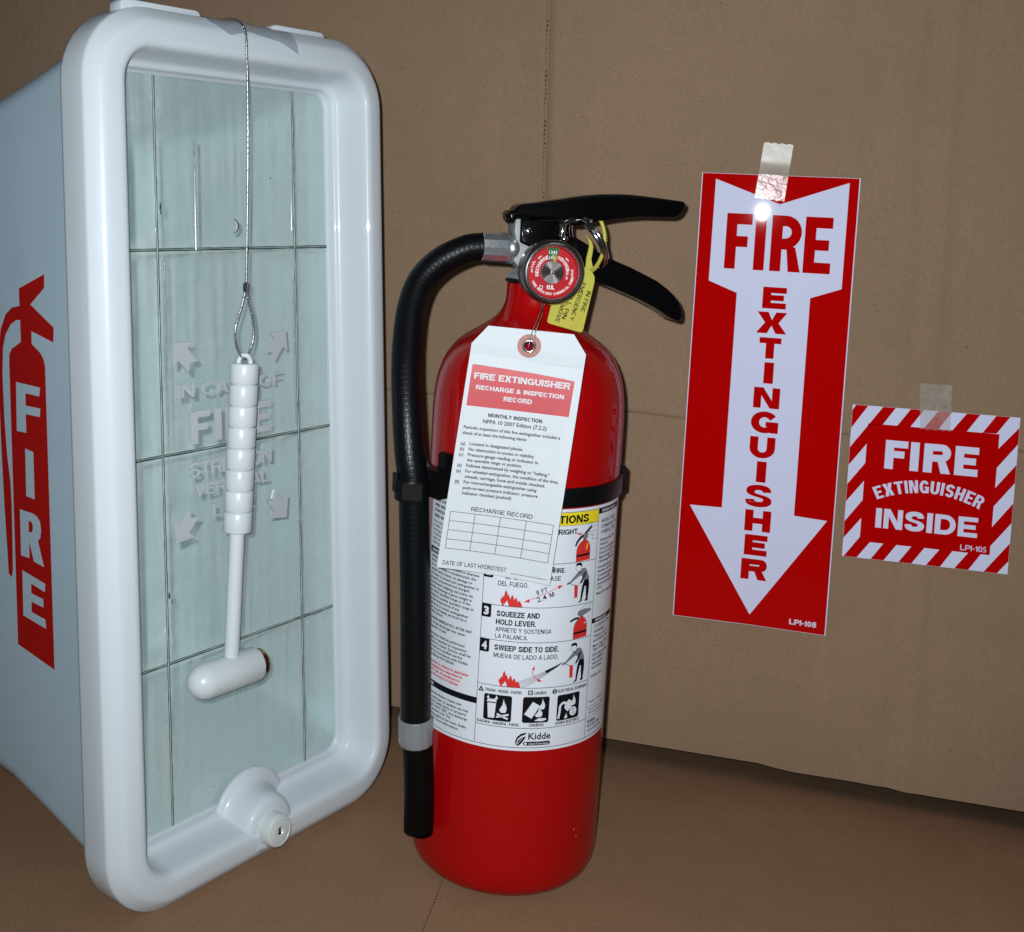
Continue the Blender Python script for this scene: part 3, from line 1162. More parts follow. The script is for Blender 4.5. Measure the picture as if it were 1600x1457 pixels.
for ch, x, w_ in (('F', 18.3, 16.6), ('I', 37.1, 6.9), ('R', 47.6, 19.6), ('E', 68.8, 17.2)):
    pr.glyphs(M_signred, ch, x, 241.0, w_, 37.0, 7.0, 7.2, 2)
for ch, x, y, w_, h_ in (('E', 44.8, 216.0, 15.2, 14.3), ('X', 42.0, 199.4, 19.6, 14.3), ('T', 44.8, 182.6, 14.0, 14.0), ('I', 49.0, 165.8, 6.2, 14.2),
                         ('N', 43.5, 149.1, 16.9, 13.9), ('G', 42.9, 132.2, 17.8, 14.7), ('U', 43.2, 115.1, 16.5, 14.5), ('I', 48.8, 98.7, 6.3, 14.2),
                         ('S', 42.8, 81.7, 17.2, 15.2), ('H', 43.5, 65.0, 16.9, 14.5), ('E', 44.3, 48.4, 14.9, 14.1), ('R', 43.2, 31.6, 17.2, 14.2)):
    pr.glyphs(M_signred, ch, x, y, w_, h_, 5.4, 3.9, 2)
pr.text(M_sign, 'LPI-108', 77.0, 4.5, 3.7, 17.4, bold=0.02, layer=3)
pr.done(NAMES)


# ================================================================== square sign
def bend105(x, z):
    return 0.0010 * (x / 101.0) ** 2 + 0.0004


s105 = sign_base('striped_sign', 281.0, 156.2, 0.75, 101, 102, None)
props(s105, 'square red sign with white striped border reading FIRE EXTINGUISHER INSIDE', 'sign')
thin_sheet('sign_sheet', 101.2, 102.0, 0.0005, M_sign, s105, bend105, 10, 10)
pr = Print(lambda x, y, h: (x, -h - bend105(x * 1000, y * 1000), y), s105, curved=6.0)
W5 = 101.2
pr.rect(M_signred, 10.4, 11.3, 89.8, 90.3, 1)
# red stripes of the border (the sheet itself is white)
pr.poly(M_signred, [(2.4, 101.9), (9.7, 101.9), (0.1, 89.0), (0.1, 98.0)][:0] or [(2.2, 101.9), (9.7, 101.9), (0.1, 86.3), (0.1, 98.2)], 1)
pr.poly(M_signred, [(19.0, 101.9), (26.8, 101.9), (19.5, 90.3), (10.4, 90.3), (10.4, 89.0)], 1)
for a, b, c, d in ((35.9, 43.9, 36.5, 28.4), (52.6, 60.7, 53.5, 44.8), (69.7, 77.7, 70.5, 61.8)):
    pr.poly(M_signred, [(a, 101.9), (b, 101.9), (c, 90.3), (d, 90.3)], 1)
pr.poly(M_signred, [(87.1, 101.9), (95.3, 101.9), (88.0, 90.5), (79.8, 90.3)], 1)
pr.poly(M_signred, [(101.1, 95.5), (101.1, 84.8), (89.8, 68.5), (89.8, 80.8)], 1)
pr.poly(M_signred, [(101.1, 71.6), (101.1, 59.7), (89.8, 43.3), (89.8, 55.3)], 1)
pr.poly(M_signred, [(101.1, 46.5), (101.1, 33.6), (89.8, 17.3), (89.8, 29.8)], 1)
pr.poly(M_signred, [(101.1, 20.4), (101.1, 8.6), (95.0, 0.1), (87.0, 0.1)], 1)
pr.poly(M_signred, [(0.1, 73.5), (10.4, 88.9), (10.4, 76.7), (0.1, 61.5)], 1)
pr.poly(M_signred, [(0.1, 48.7), (10.4, 63.9), (10.4, 51.9), (0.1, 37.1)], 1)
pr.poly(M_signred, [(0.1, 23.7), (10.4, 39.0), (10.4, 27.0), (0.1, 12.3)], 1)
pr.poly(M_signred, [(1.0, 0.1), (9.2, 0.1), (16.8, 11.3), (10.4, 11.3), (10.4, 14.3)], 1)
for a, b, c, d in ((18.0, 26.1, 33.3, 25.2), (35.3, 43.3, 50.4, 42.5), (52.2, 60.8, 67.5, 59.6), (69.4, 77.8, 84.6, 77.0)):
    pr.poly(M_signred, [(a, 0.1), (b, 0.1), (c, 11.3), (d, 11.3)], 1)
for ch, x, w_ in (('F', 22.2, 13.8), ('I', 37.7, 5.3), ('R', 45.9, 16.6), ('E', 64.7, 14.0)):
    pr.glyphs(M_sign, ch, x, 61.4, w_, 19.0, 5.3, 4.6, 2)
for ch, x, w_ in (('I', 19.3, 3.7), ('N', 24.3, 11.7), ('S', 37.4, 11.9), ('I', 50.8, 3.5), ('D', 55.7, 12.6), ('E', 69.7, 11.7)):
    pr.glyphs(M_sign, ch, x, 21.6, w_, 13.1, 3.4, 2.9, 2)
# EXTINGUISHER on an arc
RA, CX5, CY5 = 71.5, 50.4, -24.0
adv = [('E', 5.6), ('X', 6.8), ('T', 5.8), ('I', 1.7), ('N', 6.0), ('G', 6.4), ('U', 6.0), ('I', 1.7), ('S', 5.9), ('H', 6.0), ('E', 5.4), ('R', 6.0)]
adv = [(c, a * .84 if c != 'I' else a) for c, a in adv]
gap = (2 * R(25.7) * RA - sum(a for _, a in adv)) / (len(adv) - 1)
pos = -R(25.7) * RA
for ch, a in adv:
    def arcf(p):
        th = p[0] / RA
        rr = RA + p[1]
        return (CX5 + rr * math.sin(th), CY5 + rr * math.cos(th))
    pr.glyphs(M_sign, ch, pos, 0, a, 8.4, 1.75, 1.45, 2, fn=lambda x_, y_=None: arcf((x_, y_)) if y_ is not None else arcf(x_))
    pos += a + gap
pr.text(M_sign, 'LPI-105', 72.0, 12.7, 3.6, 15.6, bold=0.012)
pr.done(NAMES)


# ================================================================== tape on the wall
def tape_piece(name, quad, mat_fn, label, y0, nx=8, nz=16, m=wall_m, group=None):
    """quad: TL TR BR BL in wall millimetres"""
    e = empty(name, m)
    props(e, label, 'tape')
    TL, TR, BR, BL = [Vector(q) for q in quad]
    parts = {}
    for i in range(nz + 1):
        for j in range(nx + 1):
            pass
    out = {}
    rnd = random.Random(3)
    for key in ('clear', 'bub', 'mat'):
        vs, fs, idx = [], [], {}
        for i in range(nz):
            t = (i + .5) / nz
            if mat_fn(t) != key:
                continue
            for j in range(nx):
                q = []
                for di, dj in ((0, 0), (0, 1), (1, 1), (1, 0)):
                    kk = (i + di, j + dj)
                    if kk not in idx:
                        a, b = kk[0] / nz, kk[1] / nx
                        p = TL.lerp(TR, b).lerp(BL.lerp(BR, b), a)
                        jag = 0.35 * (1 if kk[1] % 2 else -1) if kk[0] in (0, nz) else 0
                        yy = y0(a) + rnd.uniform(0, 1) * 0.00010
                        idx[kk] = len(vs)
                        vs.append((p.x / 1000, -yy, (p.y + jag) / 1000))
                    q.append(idx[kk])
                fs.append(tuple(q[::-1]))
        if fs:
            link('bubbled_end' if key == 'bub' else 'tape_film', mesh(name, vs, fs), {'clear': M_tape, 'bub': M_tape_bub, 'mat': M_tape_mat}[key], e, 60)
    return e


tape_piece('clear_tape', [(210.6, 426.7), (229.4, 425.8), (226.2, 388.6), (207.2, 389.8)], lambda t: 'bub' if t > .56 else 'mat', 'bubbled clear tape holding up the tall arrow sign',
           lambda a: 0.0018 + 0.0040 * min(1, max(0, (a - .42) / .14)))
tape_piece('clear_tape', [(319.6, 276.0), (339.0, 276.4), (340.1, 246.9), (321.9, 246.6)], lambda t: 'clear', 'strip of clear tape holding up the square striped sign',
           lambda a: 0.0034 + 0.0012 * min(1, max(0, (a - .42) / .14)))

# ================================================================== extinguisher
CXY = Vector((0.0490, 0.6593, 0))
ext_m = Matrix.Translation(CXY) @ Matrix.Rotation(R(10.75), 4, 'Z')      # local -Y faces the gauge side
ext = empty('fire_extinguisher', ext_m)
props(ext, 'red fire extinguisher with black hose, gauge and wrap-around instruction label', 'fire extinguisher')
RC = 0.054
lathe('cylinder', [(0.0001, 0.0012), (0.030, 0.0012), (0.040, 0.0004), (0.0455, 0.0006), (0.0490, 0.0020), (0.0515, 0.0048), (0.0530, 0.0085), (0.0538, 0.0135), (RC, 0.019), (RC, 0.06), (RC, 0.12), (RC, 0.18), (RC, 0.24), (RC, 0.258), (0.0539, 0.2630), (0.0536, 0.2690), (0.0529, 0.2755),
      (0.0517, 0.2815), (0.0499, 0.2870), (0.0477, 0.2918), (0.0449, 0.2960), (0.0415, 0.2998), (0.0375, 0.3030), (0.0330, 0.3059), (0.0280, 0.3090), (0.0236, 0.3120), (0.0203, 0.3152), (0.0180, 0.3185), (0.0166, 0.3220), (0.0160, 0.3260), (0.0159, 0.3332), (0.0150, 0.3340), (0.0001, 0.3340)],
      M_red, ext, 128, smooth=60)
lathe('neck_seal', [(0.0135, 0.3336), (0.0163, 0.3337), (0.0170, 0.3344), (0.0170, 0.3352), (0.0163, 0.3358), (0.0135, 0.3358)], M_blackp, ext, 48)
# valve
valve = prism('valve_body', [(-15.6, 369.2), (-15.9, 362), (-14.6, 357), (-14.4, 349), (-15.6, 346.2), (-12.0, 342.2), (-11.2, 341.2), (-11.2, 338.6), (10, 338.6), (11, 345), (12, 352), (9, 358), (-6, 369.6)],
              -8.0, 8.0, M_alu, ext, bevel=0.9)
for v in valve.data.vertices:
    v.co /= 1000
lathe('valve_collar', [(0.0100, 0.3358), (0.0162, 0.3360), (0.0166, 0.3366), (0.0164, 0.3378), (0.0150, 0.3392), (0.0128, 0.3412), (0.0120, 0.3422)], M_alu, ext, 10, smooth=20)
lathe('gauge_boss', [(0.0095, -0.0215), (0.0098, -0.013), (0.0105, -0.0060), (0.011, -0.004)], M_alu, ext, 24, 'y', (0.0015, 0, 0.3445))


def mmprism(name, poly, y0, y1, mat, bevel, seg=3, sm=40):
    o = prism(name, poly, y0, y1, mat, ext, bevel=bevel, seg=seg, smooth=sm)
    for v in o.data.vertices:
        v.co /= 1000
    return o


mmprism('carry_handle', [(-12.9, 369.5), (-12.7, 356.6), (-11.5, 355.8), (-3.2, 352.6), (6, 349.0), (15, 345.8), (24.5, 341.3), (33.2, 336.4), (45.2, 332.5), (61, 326.6), (70.5, 322.2), (75.5, 319.4), (79.2, 316.8), (82.2, 315.8), (84.1, 316.6), (84.5, 319.4), (83.9, 323.2), (82.2, 326.8), (79.0, 330.4),
                         (74.5, 334.2), (68.0, 338.4), (60.0, 341.9), (52.8, 345.0), (43.0, 348.5), (33.8, 352.4), (25.2, 357.5), (19.0, 360.6), (12.5, 361.0), (9.4, 363.0), (9.2, 368.6), (6, 370.0)], -10.0, 10.0, M_black, 1.3)
mmprism('squeeze_lever', [(-17.0, 366.5), (-19.2, 368.6), (-19.7, 371.6), (-18.2, 373.6), (-15.6, 374.0), (-14.6, 376.0), (-12.0, 377.3), (-5.0, 378.4), (0.5, 379.4), (8.5, 380.9), (16.8, 382.6), (25.2, 384.1), (33.2, 385.1), (41.0, 385.7), (48.3, 385.9), (57.0, 385.5), (67.0, 384.8), (76.0, 384.1), (80.9, 383.7), (82.2, 382.4), (81.6, 379.6),
                          (79.9, 376.6), (77.8, 374.9), (75.2, 374.1), (66.0, 373.9), (56.7, 373.7), (49.0, 372.8), (42.5, 371.9), (32.6, 369.9), (26.0, 368.7), (20.0, 367.0), (16.0, 367.2), (13.5, 369.9), (-10.8, 369.9), (-14.6, 369.6)], -9.2, 9.2, M_black, 1.4)
for hx, hz, rr, yy in ((-8.6, 362.9, 2.5, -10.0), (12.2, 359.4, 2.2, -10.0)):
    lathe('rivet', [(rr / 1000, 0.0), (rr * .96 / 1000, -0.0007), (rr * .75 / 1000, -0.0014), (rr * .4 / 1000, -0.0018), (0.00002, -0.0019)], M_chrome, ext, 20, 'y', (hx / 1000, yy / 1000, hz / 1000), cap=(False, False))
pin = tube('pull_pin', [(0.0098, -0.0122, 0.3608), (0.0102, -0.0124, 0.3644), (0.0106, -0.0118, 0.3680), (0.0140, -0.0108, 0.3697), (0.0185, -0.0090, 0.3700)], 0.00165, M_chrome, ext, 12, 5)
# pull ring, two coils of wire
e1 = Vector((0.5, 0, -0.866))
e2 = (Vector((0.866, 0, 0.5)) * 0.30 + Vector((0, -1, 0)) * 0.954).normalized()
pn = e1.cross(e2).normalized()
pts = []
for i in range(97):
    a = 2 * PI * i / 48 + 2.4
    pts.append(Vector((0.0268, -0.0055, 0.3572)) + e1 * 0.0158 * math.cos(a) + e2 * 0.0150 * math.sin(a) + pn * (i / 48 - 1) * 0.0021)
tube('pull_ring', pts, 0.00122, M_chrome, ext, 10, 1)

# gauge
GX, GZ = 0.0008, 0.3418
gorg = (GX, 0, GZ)
gauge = lathe('pressure_gauge', [(0.0001, -0.0215), (0.0160, -0.0215), (0.0172, -0.0225), (0.0176, -0.0240), (0.0176, -0.0300), (0.0173, -0.0322), (0.0164, -0.0337), (0.0153, -0.0341), (0.0145, -0.0336), (0.0140, -0.0326), (0.0139, -0.0318)], M_bezel, ext, 72, 'y', gorg, cap=(True, False))
lathe('inner_rim', [(0.0141, -0.0325), (0.01365, -0.0322), (0.0134, -0.0312), (0.0133, -0.0300)], M_dialred, gauge, 64, 'y', gorg, cap=(False, False))
lathe('dial', [(0.0001, -0.0301), (0.0134, -0.0301)], M_dialred, gauge, 64, 'y', gorg, cap=(False, False))
lathe('dial_hub', [(0.0001, -0.0306), (0.0061, -0.0306), (0.0064, -0.0303), (0.0064, -0.0301)], M_hub, gauge, 64, 'y', gorg, cap=(False, False))
lathe('gauge_window', [(0.0001, -0.0338), (0.005, -0.0337), (0.010, -0.0333), (0.0141, -0.0325)], M_gglass, gauge, 64, 'y', gorg, cap=(False, False))
pr = Print(lambda x, y, h: (GX + x, -0.0302 - h, GZ + y), gauge)


def polar(r_, deg):       # deg clockwise from the top
    return (r_ * math.sin(R(deg)), r_ * math.cos(R(deg)))


pr.poly(M_green, [polar(6.0, -17), polar(6.0, 16)] + [polar(13.2, 14.5 - i * 3) for i in range(11)], 1)


def arctext(ink, s, r_, a0, a1, cap, bottom=False, bold=0.02):
    vs_, _ = text_mesh(s, bold)
    x0, x1 = min(v[0] for v in vs_), max(v[0] for v in vs_)
    wd = R(abs(a1 - a0)) * r_

    def f(px, py):
        if bottom:
            th = R(a0) - px / r_
            rr = r_ - py
        else:
            th = R(a0) + px / r_
            rr = r_ + py
        return (rr * math.sin(th), rr * math.cos(th))
    pr.text(ink, s, 0, 0, cap, wd, bold=bold, fn=f, layer=3)


arctext(M_dialw, 'RECHARGE', 7.6, -106, -19, 1.9, bold=0.035)
arctext(M_dialw, 'OVERCHARGED', 7.6, 17, 84, 1.8, bold=0.03)
arctext(M_dialw, 'USE WITH DRY CHEMICAL ONLY', 12.3, 244, 98, 1.35, True, 0.03)
arctext(M_dialw, 'psi 0 kPa', 11.0, -92, -60, 1.3)
pr.text(M_dialw, '1345', -2.4, 9.9, 1.7, 4.4, bold=0.02)
pr.text(M_dialw, '195', -2.2, 7.0, 1.6, 2.9, bold=0.02)
pr.rect(M_dialw, -.45, 9.0, .15, 9.6, 3)
pr.text(M_dialw, '2070', 10.3, 2.1, 1.25, 3.6, ang=-90, bold=0.02)
pr.text(M_dialw, '300', 7.6, 1.7, 1.3, 2.8, ang=-90, bold=0.02)
pr.text(M_dialw, 'kPa', 10.4, -2.4, 1.1, 1.8, ang=-90, bold=0.03)
pr.text(M_dialw, 'psi', 7.7, -2.0, 1.1, 1.5, ang=-90, bold=0.03)
pr.text(M_dialw, 'D', -6.6, -9.3, 2.2, 1.9, bold=0.01)
pr.text(M_dialw, 'UL', -1.3, -9.1, 2.1, 3.0, bold=0.05, slant=-0.15)
pr.text(M_dialw, 'R', -2.6, -9.1, 2.1, 1.2, bold=0.04)
for a, r_ in ((-44, 10.8), (47, 10.6)):
    x, y = polar(r_, a)
    d = Vector(polar(1, a + 90))
    pr.line(M_dialw, [(x - d.x * 1.0, y - d.y * 1.0), (x + d.x * 1.0, y + d.y * 1.0)], .55, 3)
pr.done(NAMES)
# needle
nd = [polar(9.8, 8), polar(9.0, 5.0), polar(6.8, 1.0), polar(5.6, -1.0), polar(5.6, 12), polar(7.2, 12), polar(9.0, 11)]
nvs = [(GX + x / 1000, -0.0312, GZ + y / 1000) for x, y in nd]
link('needle', mesh('needle', nvs, [tuple(range(7))]), plain('needle_yellow', (0.62, 0.36, 0.03), 0.4), gauge)
lathe('needle_boss', [(0.0008, -0.0306), (0.0008, -0.0316), (0.0005, -0.0319), (0.00001, -0.0320)], M_chrome, gauge, 14, 'y', (GX, 0, GZ), cap=(False, False))


# hose
def pol(rad, a, z):
    return (-rad / 1000 * math.sin(R(a)), -rad / 1000 * math.cos(R(a)), z / 1000)


hp = [(30.6, 90, 353), (40.7, 91, 351), (54.3, 91.5, 343.6), (64.8, 90, 332.7), (70.7, 86, 318.7), (74.5, 80, 302.3), (77.5, 74, 286.1), (79.9, 68, 265.1), (80.6, 64, 243.6), (79.0, 62, 226.2), (76.4, 62, 196.1), (73.1, 62, 154.8), (69.7, 62, 102.8), (69.3, 62, 96)]
hose = tube('hose', [pol(*q) for q in hp], lambda t: 0.0077 + 0.0007 * t, M_hose, ext, 28, 10)
# crimped ferrule and coupling at the valve
lathe('hose_ferrule', [(0.0074, -0.0325), (0.0081, -0.0320), (0.0084, -0.0300), (0.0086, -0.0180), (0.0082, -0.0172)], M_ferr, hose, 12, 'x', (0, 0, 0.3528), smooth=20)
lathe('coupling', [(0.0066, -0.0176), (0.0088, -0.0174), (0.0091, -0.0160), (0.0091, -0.0138), (0.0080, -0.0122), (0.006, -0.0118)], M_ferr, hose, 36, 'x', (0, 0, 0.3528), smooth=35)
nz_ = tube('nozzle', [pol(*q) for q in ((69.2, 62, 98), (67.6, 62, 86), (64.1, 62, 56.3), (62.6, 62.6, 34.5), (62.4, 62.6, 32.0))], lambda t: 0.0083 if t < .985 else 0.0079, M_nozzle, ext, 28, 6)
d_ = (Vector(pol(69.35, 62, 97.6)) - Vector(pol(68.0, 62, 83))).normalized()
c_ = Vector(pol(69.35, 62, 97.6))
cl = [(c_ - d_ * t_, r_) for t_, r_ in ((0, .0092), (0.0004, .0095), (0.0030, .0094), (0.0085, .0095), (0.0138, .0095), (0.0150, .0091), (0.0154, .0083))]
u_ = d_.orthogonal().normalized()
v_ = d_.cross(u_)
rings = [[c + (u_ * math.cos(2 * PI * j / 14) + v_ * math.sin(2 * PI * j / 14)) * r_ for j in range(14)] for c, r_ in cl]
vs, fs = loft(rings, True, True, True)
link('end_collar', mesh('end_collar', vs, fs), M_cap, nz_, 20)

# strap and hose clip
strap = lathe('strap', [(RC + 0.0001, 0.2193), (RC + 0.0013, 0.2194), (RC + 0.0016, 0.2200), (RC + 0.0016, 0.2290), (RC + 0.0013, 0.2296), (RC + 0.0001, 0.2297)], M_blackp, ext, 96, smooth=40, cap=(False, False))
A63 = R(62.5)
dirv = Vector((-math.sin(A63), -math.cos(A63), 0))
box('clip_arm', dirv * 0.0625 + Vector((0, 0, 0.2262)), (0.012, 0.0165, 0.0145), M_blackp, strap, 0.0012, Matrix.Rotation(-(PI / 2 + A63) + PI, 3, 'Z') if False else Matrix.Rotation(math.atan2(dirv.y, dirv.x), 3, 'Z'))
hc = dirv * 0.0792 + Vector((0, 0, 0))
ring = []
prof = [(0.0084, 0.2190), (0.0092, 0.2192), (0.0094, 0.2198), (0.0094, 0.2298), (0.0092, 0.2304), (0.0084, 0.2306)]
fv = Vector((-math.sin(R(15)), -math.cos(R(15)), 0))
box('clip_plate', hc + fv * 0.0090 + Vector((0.0010, 0, 0.2250)), (0.0022, 0.0105, 0.0092), M_blackp, strap, 0.0005, Matrix.Rotation(math.atan2(fv.y, fv.x), 3, 'Z'))
box('clip_tab', hc + Vector((-0.0098, -0.001, 0.2286)), (0.0020, 0.004, 0.0100), M_blackp, strap, 0.0005)
lathe('hose_clip', prof, M_blackp, strap, 40, 'z', hc, smooth=40, cap=(False, False))
box('clip_tab', dirv * 0.0600 + Vector((0.002, 0.001, 0.2370)), (0.005, 0.008, 0.010), M_blackp, strap, 0.0008, Matrix.Rotation(math.atan2(dirv.y, dirv.x), 3, 'Z'))
a_ = R(-84)
rv = Vector((-math.sin(a_), -math.cos(a_), 0))
box('strap_latch', rv * (RC + 0.0022) + Vector((0, 0, 0.2252)), (0.0034, 0.012, 0.0145), M_blackp, strap, 0.0009, Matrix.Rotation(math.atan2(rv.y, rv.x), 3, 'Z'))


# ------------------------------------------------------------------ wrap-around label
def onc(x, y, h):
    r_ = RC + 0.00012 + h
    th = x / RC
    return (r_ * math.sin(th), -r_ * math.cos(th), y)


label = None
bm = bmesh.new()
cols = [-0.076 + (0.1345) * i / 96 for i in range(97)]
prev = None
for x in cols:
    pair = (bm.verts.new(onc(x, 0.0866, 0)), bm.verts.new(onc(x, 0.2184, 0)))
    if prev:
        bm.faces.new((prev[0], pair[0], pair[1], prev[1]))
    prev = pair
label = link('label', from_bm('label', bm), M_paper, ext, 60)
pr = Print(onc, label, curved=1.5)
T = pr.text
K, G_ = M_ink, M_rule
LX, RX = -32.4, 32.9
rule = .30
# frame lines
pr.line(G_, [(LX, 88.4), (LX, 216.4)], rule)
pr.line(G_, [(RX, 88.4), (RX, 216.4)], rule)
pr.line(G_, [(-74.6, 88.4), (57.0, 88.4)], rule)
pr.line(G_, [(-74.6, 216.6), (57.0, 216.6)], rule)
pr.line(G_, [(-74.6, 88.4), (-74.6, 216.6)], rule)
pr.line(G_, [(57.0, 88.4), (57.0, 216.6)], rule)
for y in (99.1, 121.4, 146.3, 165.3, 189.0):
    pr.line(G_, [(LX, y), (RX, y)], rule)
# yellow banner
pr.rect(M_inkyel, LX + .1, 209.6, RX - .1, 216.4, 1)
pr.line(K, [(LX, 209.5), (RX, 209.5)], .2)
T(K, 'INSTRUCTIONS', 24.9, 210.6, 4.4, 46.5, 'r', 0.03)
T(K, 'HOLD UPRIGHT.', 18.5, 204.7, 2.9, 29, 'r', 0.03)
T(K, 'PULL RING PIN.', -24.0, 200.4, 2.9, 26, 'l', 0.03)
T(K, 'MANTENGA VERTICAL.', -24.0, 196.4, 2.5, 27)
T(K, 'START BACK 8 FEET.', -24.0, 184.6, 2.9, 30, 'l', 0.03)
T(K, 'AIM AT BASE OF FIRE.', 11.7, 184.1, 2.6, 32, 'r', 0.03)
T(K, 'APUNTE A LA BASE', 9.4, 179.9, 2.5, 30, 'r')
T(K, 'DEL FUEGO.', -24.3, 176.1, 2.6, 16.0)
T(K, 'SQUEEZE AND', -24.1, 159.5, 3.0, 22.9, 'l', 0.03)
T(K, 'HOLD LEVER.', -24.3, 155.0, 3.0, 21.4, 'l', 0.03)
T(K, 'APRIETE Y SOSTENGA', -24.3, 151.2, 2.4, 30.0)
T(K, 'LA PALANCA.', -24.3, 147.6, 2.4, 17.4)
T(K, 'SWEEP SIDE TO SIDE.', -24.3, 141.0, 3.0, 35.0, 'l', 0.03)
T(K, 'MUEVA DE LADO A LADO.', -24.5, 137.0, 2.5, 35.1)
for n_, y in (('1', 207.2), ('2', 187.0), ('3', 165.4), ('4', 146.4)):
    pr.poly(K, [(LX, y)] + [(LX + 5.2, y)] + arc_pts(LX + 4.4, y - 6.4, .9, .9, 0, -90, 4) + [(LX, y - 7.3)], 2)
    T(M_paper, n_, LX + 1.2, y - 5.8, 4.0, 2.8, 'l', 0.05, 4)
T(K, '8 FT', -3.4, 172.2, 2.5, 6.4, ang=20, bold=0.008)
T(K, '2.4', -2.9, 168.3, 2.6, 5.4, ang=20, bold=0.008)
pr.poly(K, [(3.9 + a * math.cos(R(20)) - b * math.sin(R(20)), 170.75 + a * math.sin(R(20)) + b * math.cos(R(20))) for a, b in glyph('M', 2.6, 2.6, .52, .4)[0][0]], 3)
pr.line(M_inkred, [(-8.6, 168.8), (9.4, 176.8)], .28, 2)
pr.poly(M_inkred, [(-10.2, 168.2), (-7.6, 170.2), (-7.0, 168.2)], 2)
pr.poly(M_inkred, [(10.9, 177.4), (7.7, 177.1), (8.6, 175.2)], 2)


def flame(x, y, s=1.0):
    f = [(0.5, 0), (-.6, 2.6), (-.3, 4.4), (.2, 3.6), (.5, 5.6), (1.2, 4.8), (1.5, 7.0), (2.1, 8.8), (2.9, 7.2), (3.1, 5.8), (3.6, 6.8), (4.1, 5.2), (4.6, 4.0), (5.3, 6.0), (6.0, 6.2), (6.3, 4.8), (6.9, 3.6), (7.5, 5.2), (8.3, 4.2), (8.7, 2.6), (9.5, 3.6), (10.3, 2.4), (11.0, 1.0), (11.1, 0)]
    pr.poly(M_inkred, [(x + a * s, y + b * s) for a, b in f], 2)
    core = [(1.6, 0.2), (1.2, 1.4), (1.9, 1.0), (2.4, 2.2), (3.0, 3.0), (3.4, 1.8), (3.9, 1.2), (3.8, 0.2)]
    pr.poly(M_paper, [(x + a * s, y + b * s) for a, b in core], 3)


flame(-22.0, 165.4)
flame(-20.4, 121.5)


def man(x, y, noz=True):
    """small stooping figure with an extinguisher, feet at y"""
    P_ = lambda pts, ink, l=2: pr.poly(ink, [(x + a, y + b) for a, b in pts], l)
    # hair and face
    P_([(-2.4, 20.3), (-1.4, 21.0), (.4, 21.1), (1.7, 20.3), (1.9, 18.7), (1.3, 18.2), (1.0, 19.4), (-.6, 19.6), (-1.6, 19.3), (-2.3, 19.6)], K)
    P_([(-2.2, 19.5), (-1.6, 19.3), (.9, 19.4), (1.3, 18.2), (1.0, 16.8), (-.2, 16.2), (-1.6, 16.6), (-1.9, 17.4), (-2.5, 17.9)], M_paper, 2)
    pr.line(K, [(x - 2.2, y + 19.5), (x - 2.5, y + 17.9), (x - 1.9, y + 17.4), (x - 1.6, y + 16.6), (x - .2, y + 16.2)], .18, 3)
    # jersey with sleeve to the nozzle hand
    P_([(1.2, 17.6), (3.6, 17.9), (5.2, 16.8), (6.4, 14.4), (7.6, 12.0), (7.2, 11.2), (3.8, 10.9), (3.2, 12.4), (1.2, 14.0), (-1.4, 12.6), (-4.6, 10.6), (-5.4, 11.4), (-2.8, 14.0), (-.4, 16.2)], M_inkgrey)
    P_([(3.0, 14.6), (4.6, 16.0), (5.0, 14.6), (4.2, 12.6), (2.8, 10.2), (1.8, 9.2), (.9, 9.8), (2.2, 12.0)], M_rule, 3)
    P_([(-.6, 15.8), (.2, 16.6), (1.0, 15.4), (.4, 14.2)][:3], K, 3)
    # hands
    P_([(-5.4, 11.4), (-4.6, 10.6), (-6.6, 9.6), (-7.8, 9.6), (-7.2, 10.6)], M_inkgrey)
    P_([(.9, 9.8), (1.8, 9.2), (.9, 8.4), (-.7, 8.6), (-.6, 9.4)], M_paper, 2)
    pr.line(K, [(x + .9, y + 9.8), (x - .6, y + 9.4), (x - .7, y + 8.6), (x + .9, y + 8.4)], .16, 3)
    # little hose
    pr.line(K, [(x - 7.0, y + 10.1), (x - 5.4, y + 10.3), (x - 3.4, y + 9.0), (x - 1.6, y + 8.9)], .3, 3)
    # cylinder
    P_([(-2.6, 8.2), (-2.2, 8.8), (-1.0, 8.8), (-.3, 8.0), (-.2, 1.9), (-2.3, 1.9)], M_inkred)
    pr.line(K, [(x - 2.5, y + 6.9), (x - .25, y + 6.9)], .2, 4)
    # trousers and shoes
    P_([(3.8, 11.0), (7.3, 11.3), (7.9, 8.4), (7.8, 4.2), (7.4, 0.9), (7.6, -.6), (5.4, -1.0), (5.2, -.2), (6.0, .6), (5.6, 4.4), (5.4, 7.6), (4.6, 7.6), (3.9, 4.6), (3.1, .8), (3.1, -.4), (.9, -1.4), (.7, -.9), (1.9, .2), (2.2, 4.4), (2.7, 8.0)], K)


man(20.6, 167.6)
man(20.8, 123.4)
# spray
for i in range(7):
    pr.line(K, [(13.6, 134.5), (-11.0 + i * .55, 124.6 - i * .55)], .13 + .02 * (i % 2), 3)
pr.poly(K, [(13.8, 134.9), (3.5, 130.8), (4.6, 129.4)], 3)
pr.line(M_inkred, [(-2.9, 132.0), (-3.3, 129.6), (-2.2, 127.4), (.2, 125.9)], .3, 4)
pr.poly(M_inkred, [(-2.5, 134.0), (-3.7, 131.4), (-2.1, 131.6)], 4)
pr.poly(M_inkred, [(2.4, 125.0), (-.3, 126.9), (-.5, 125.0)], 4)


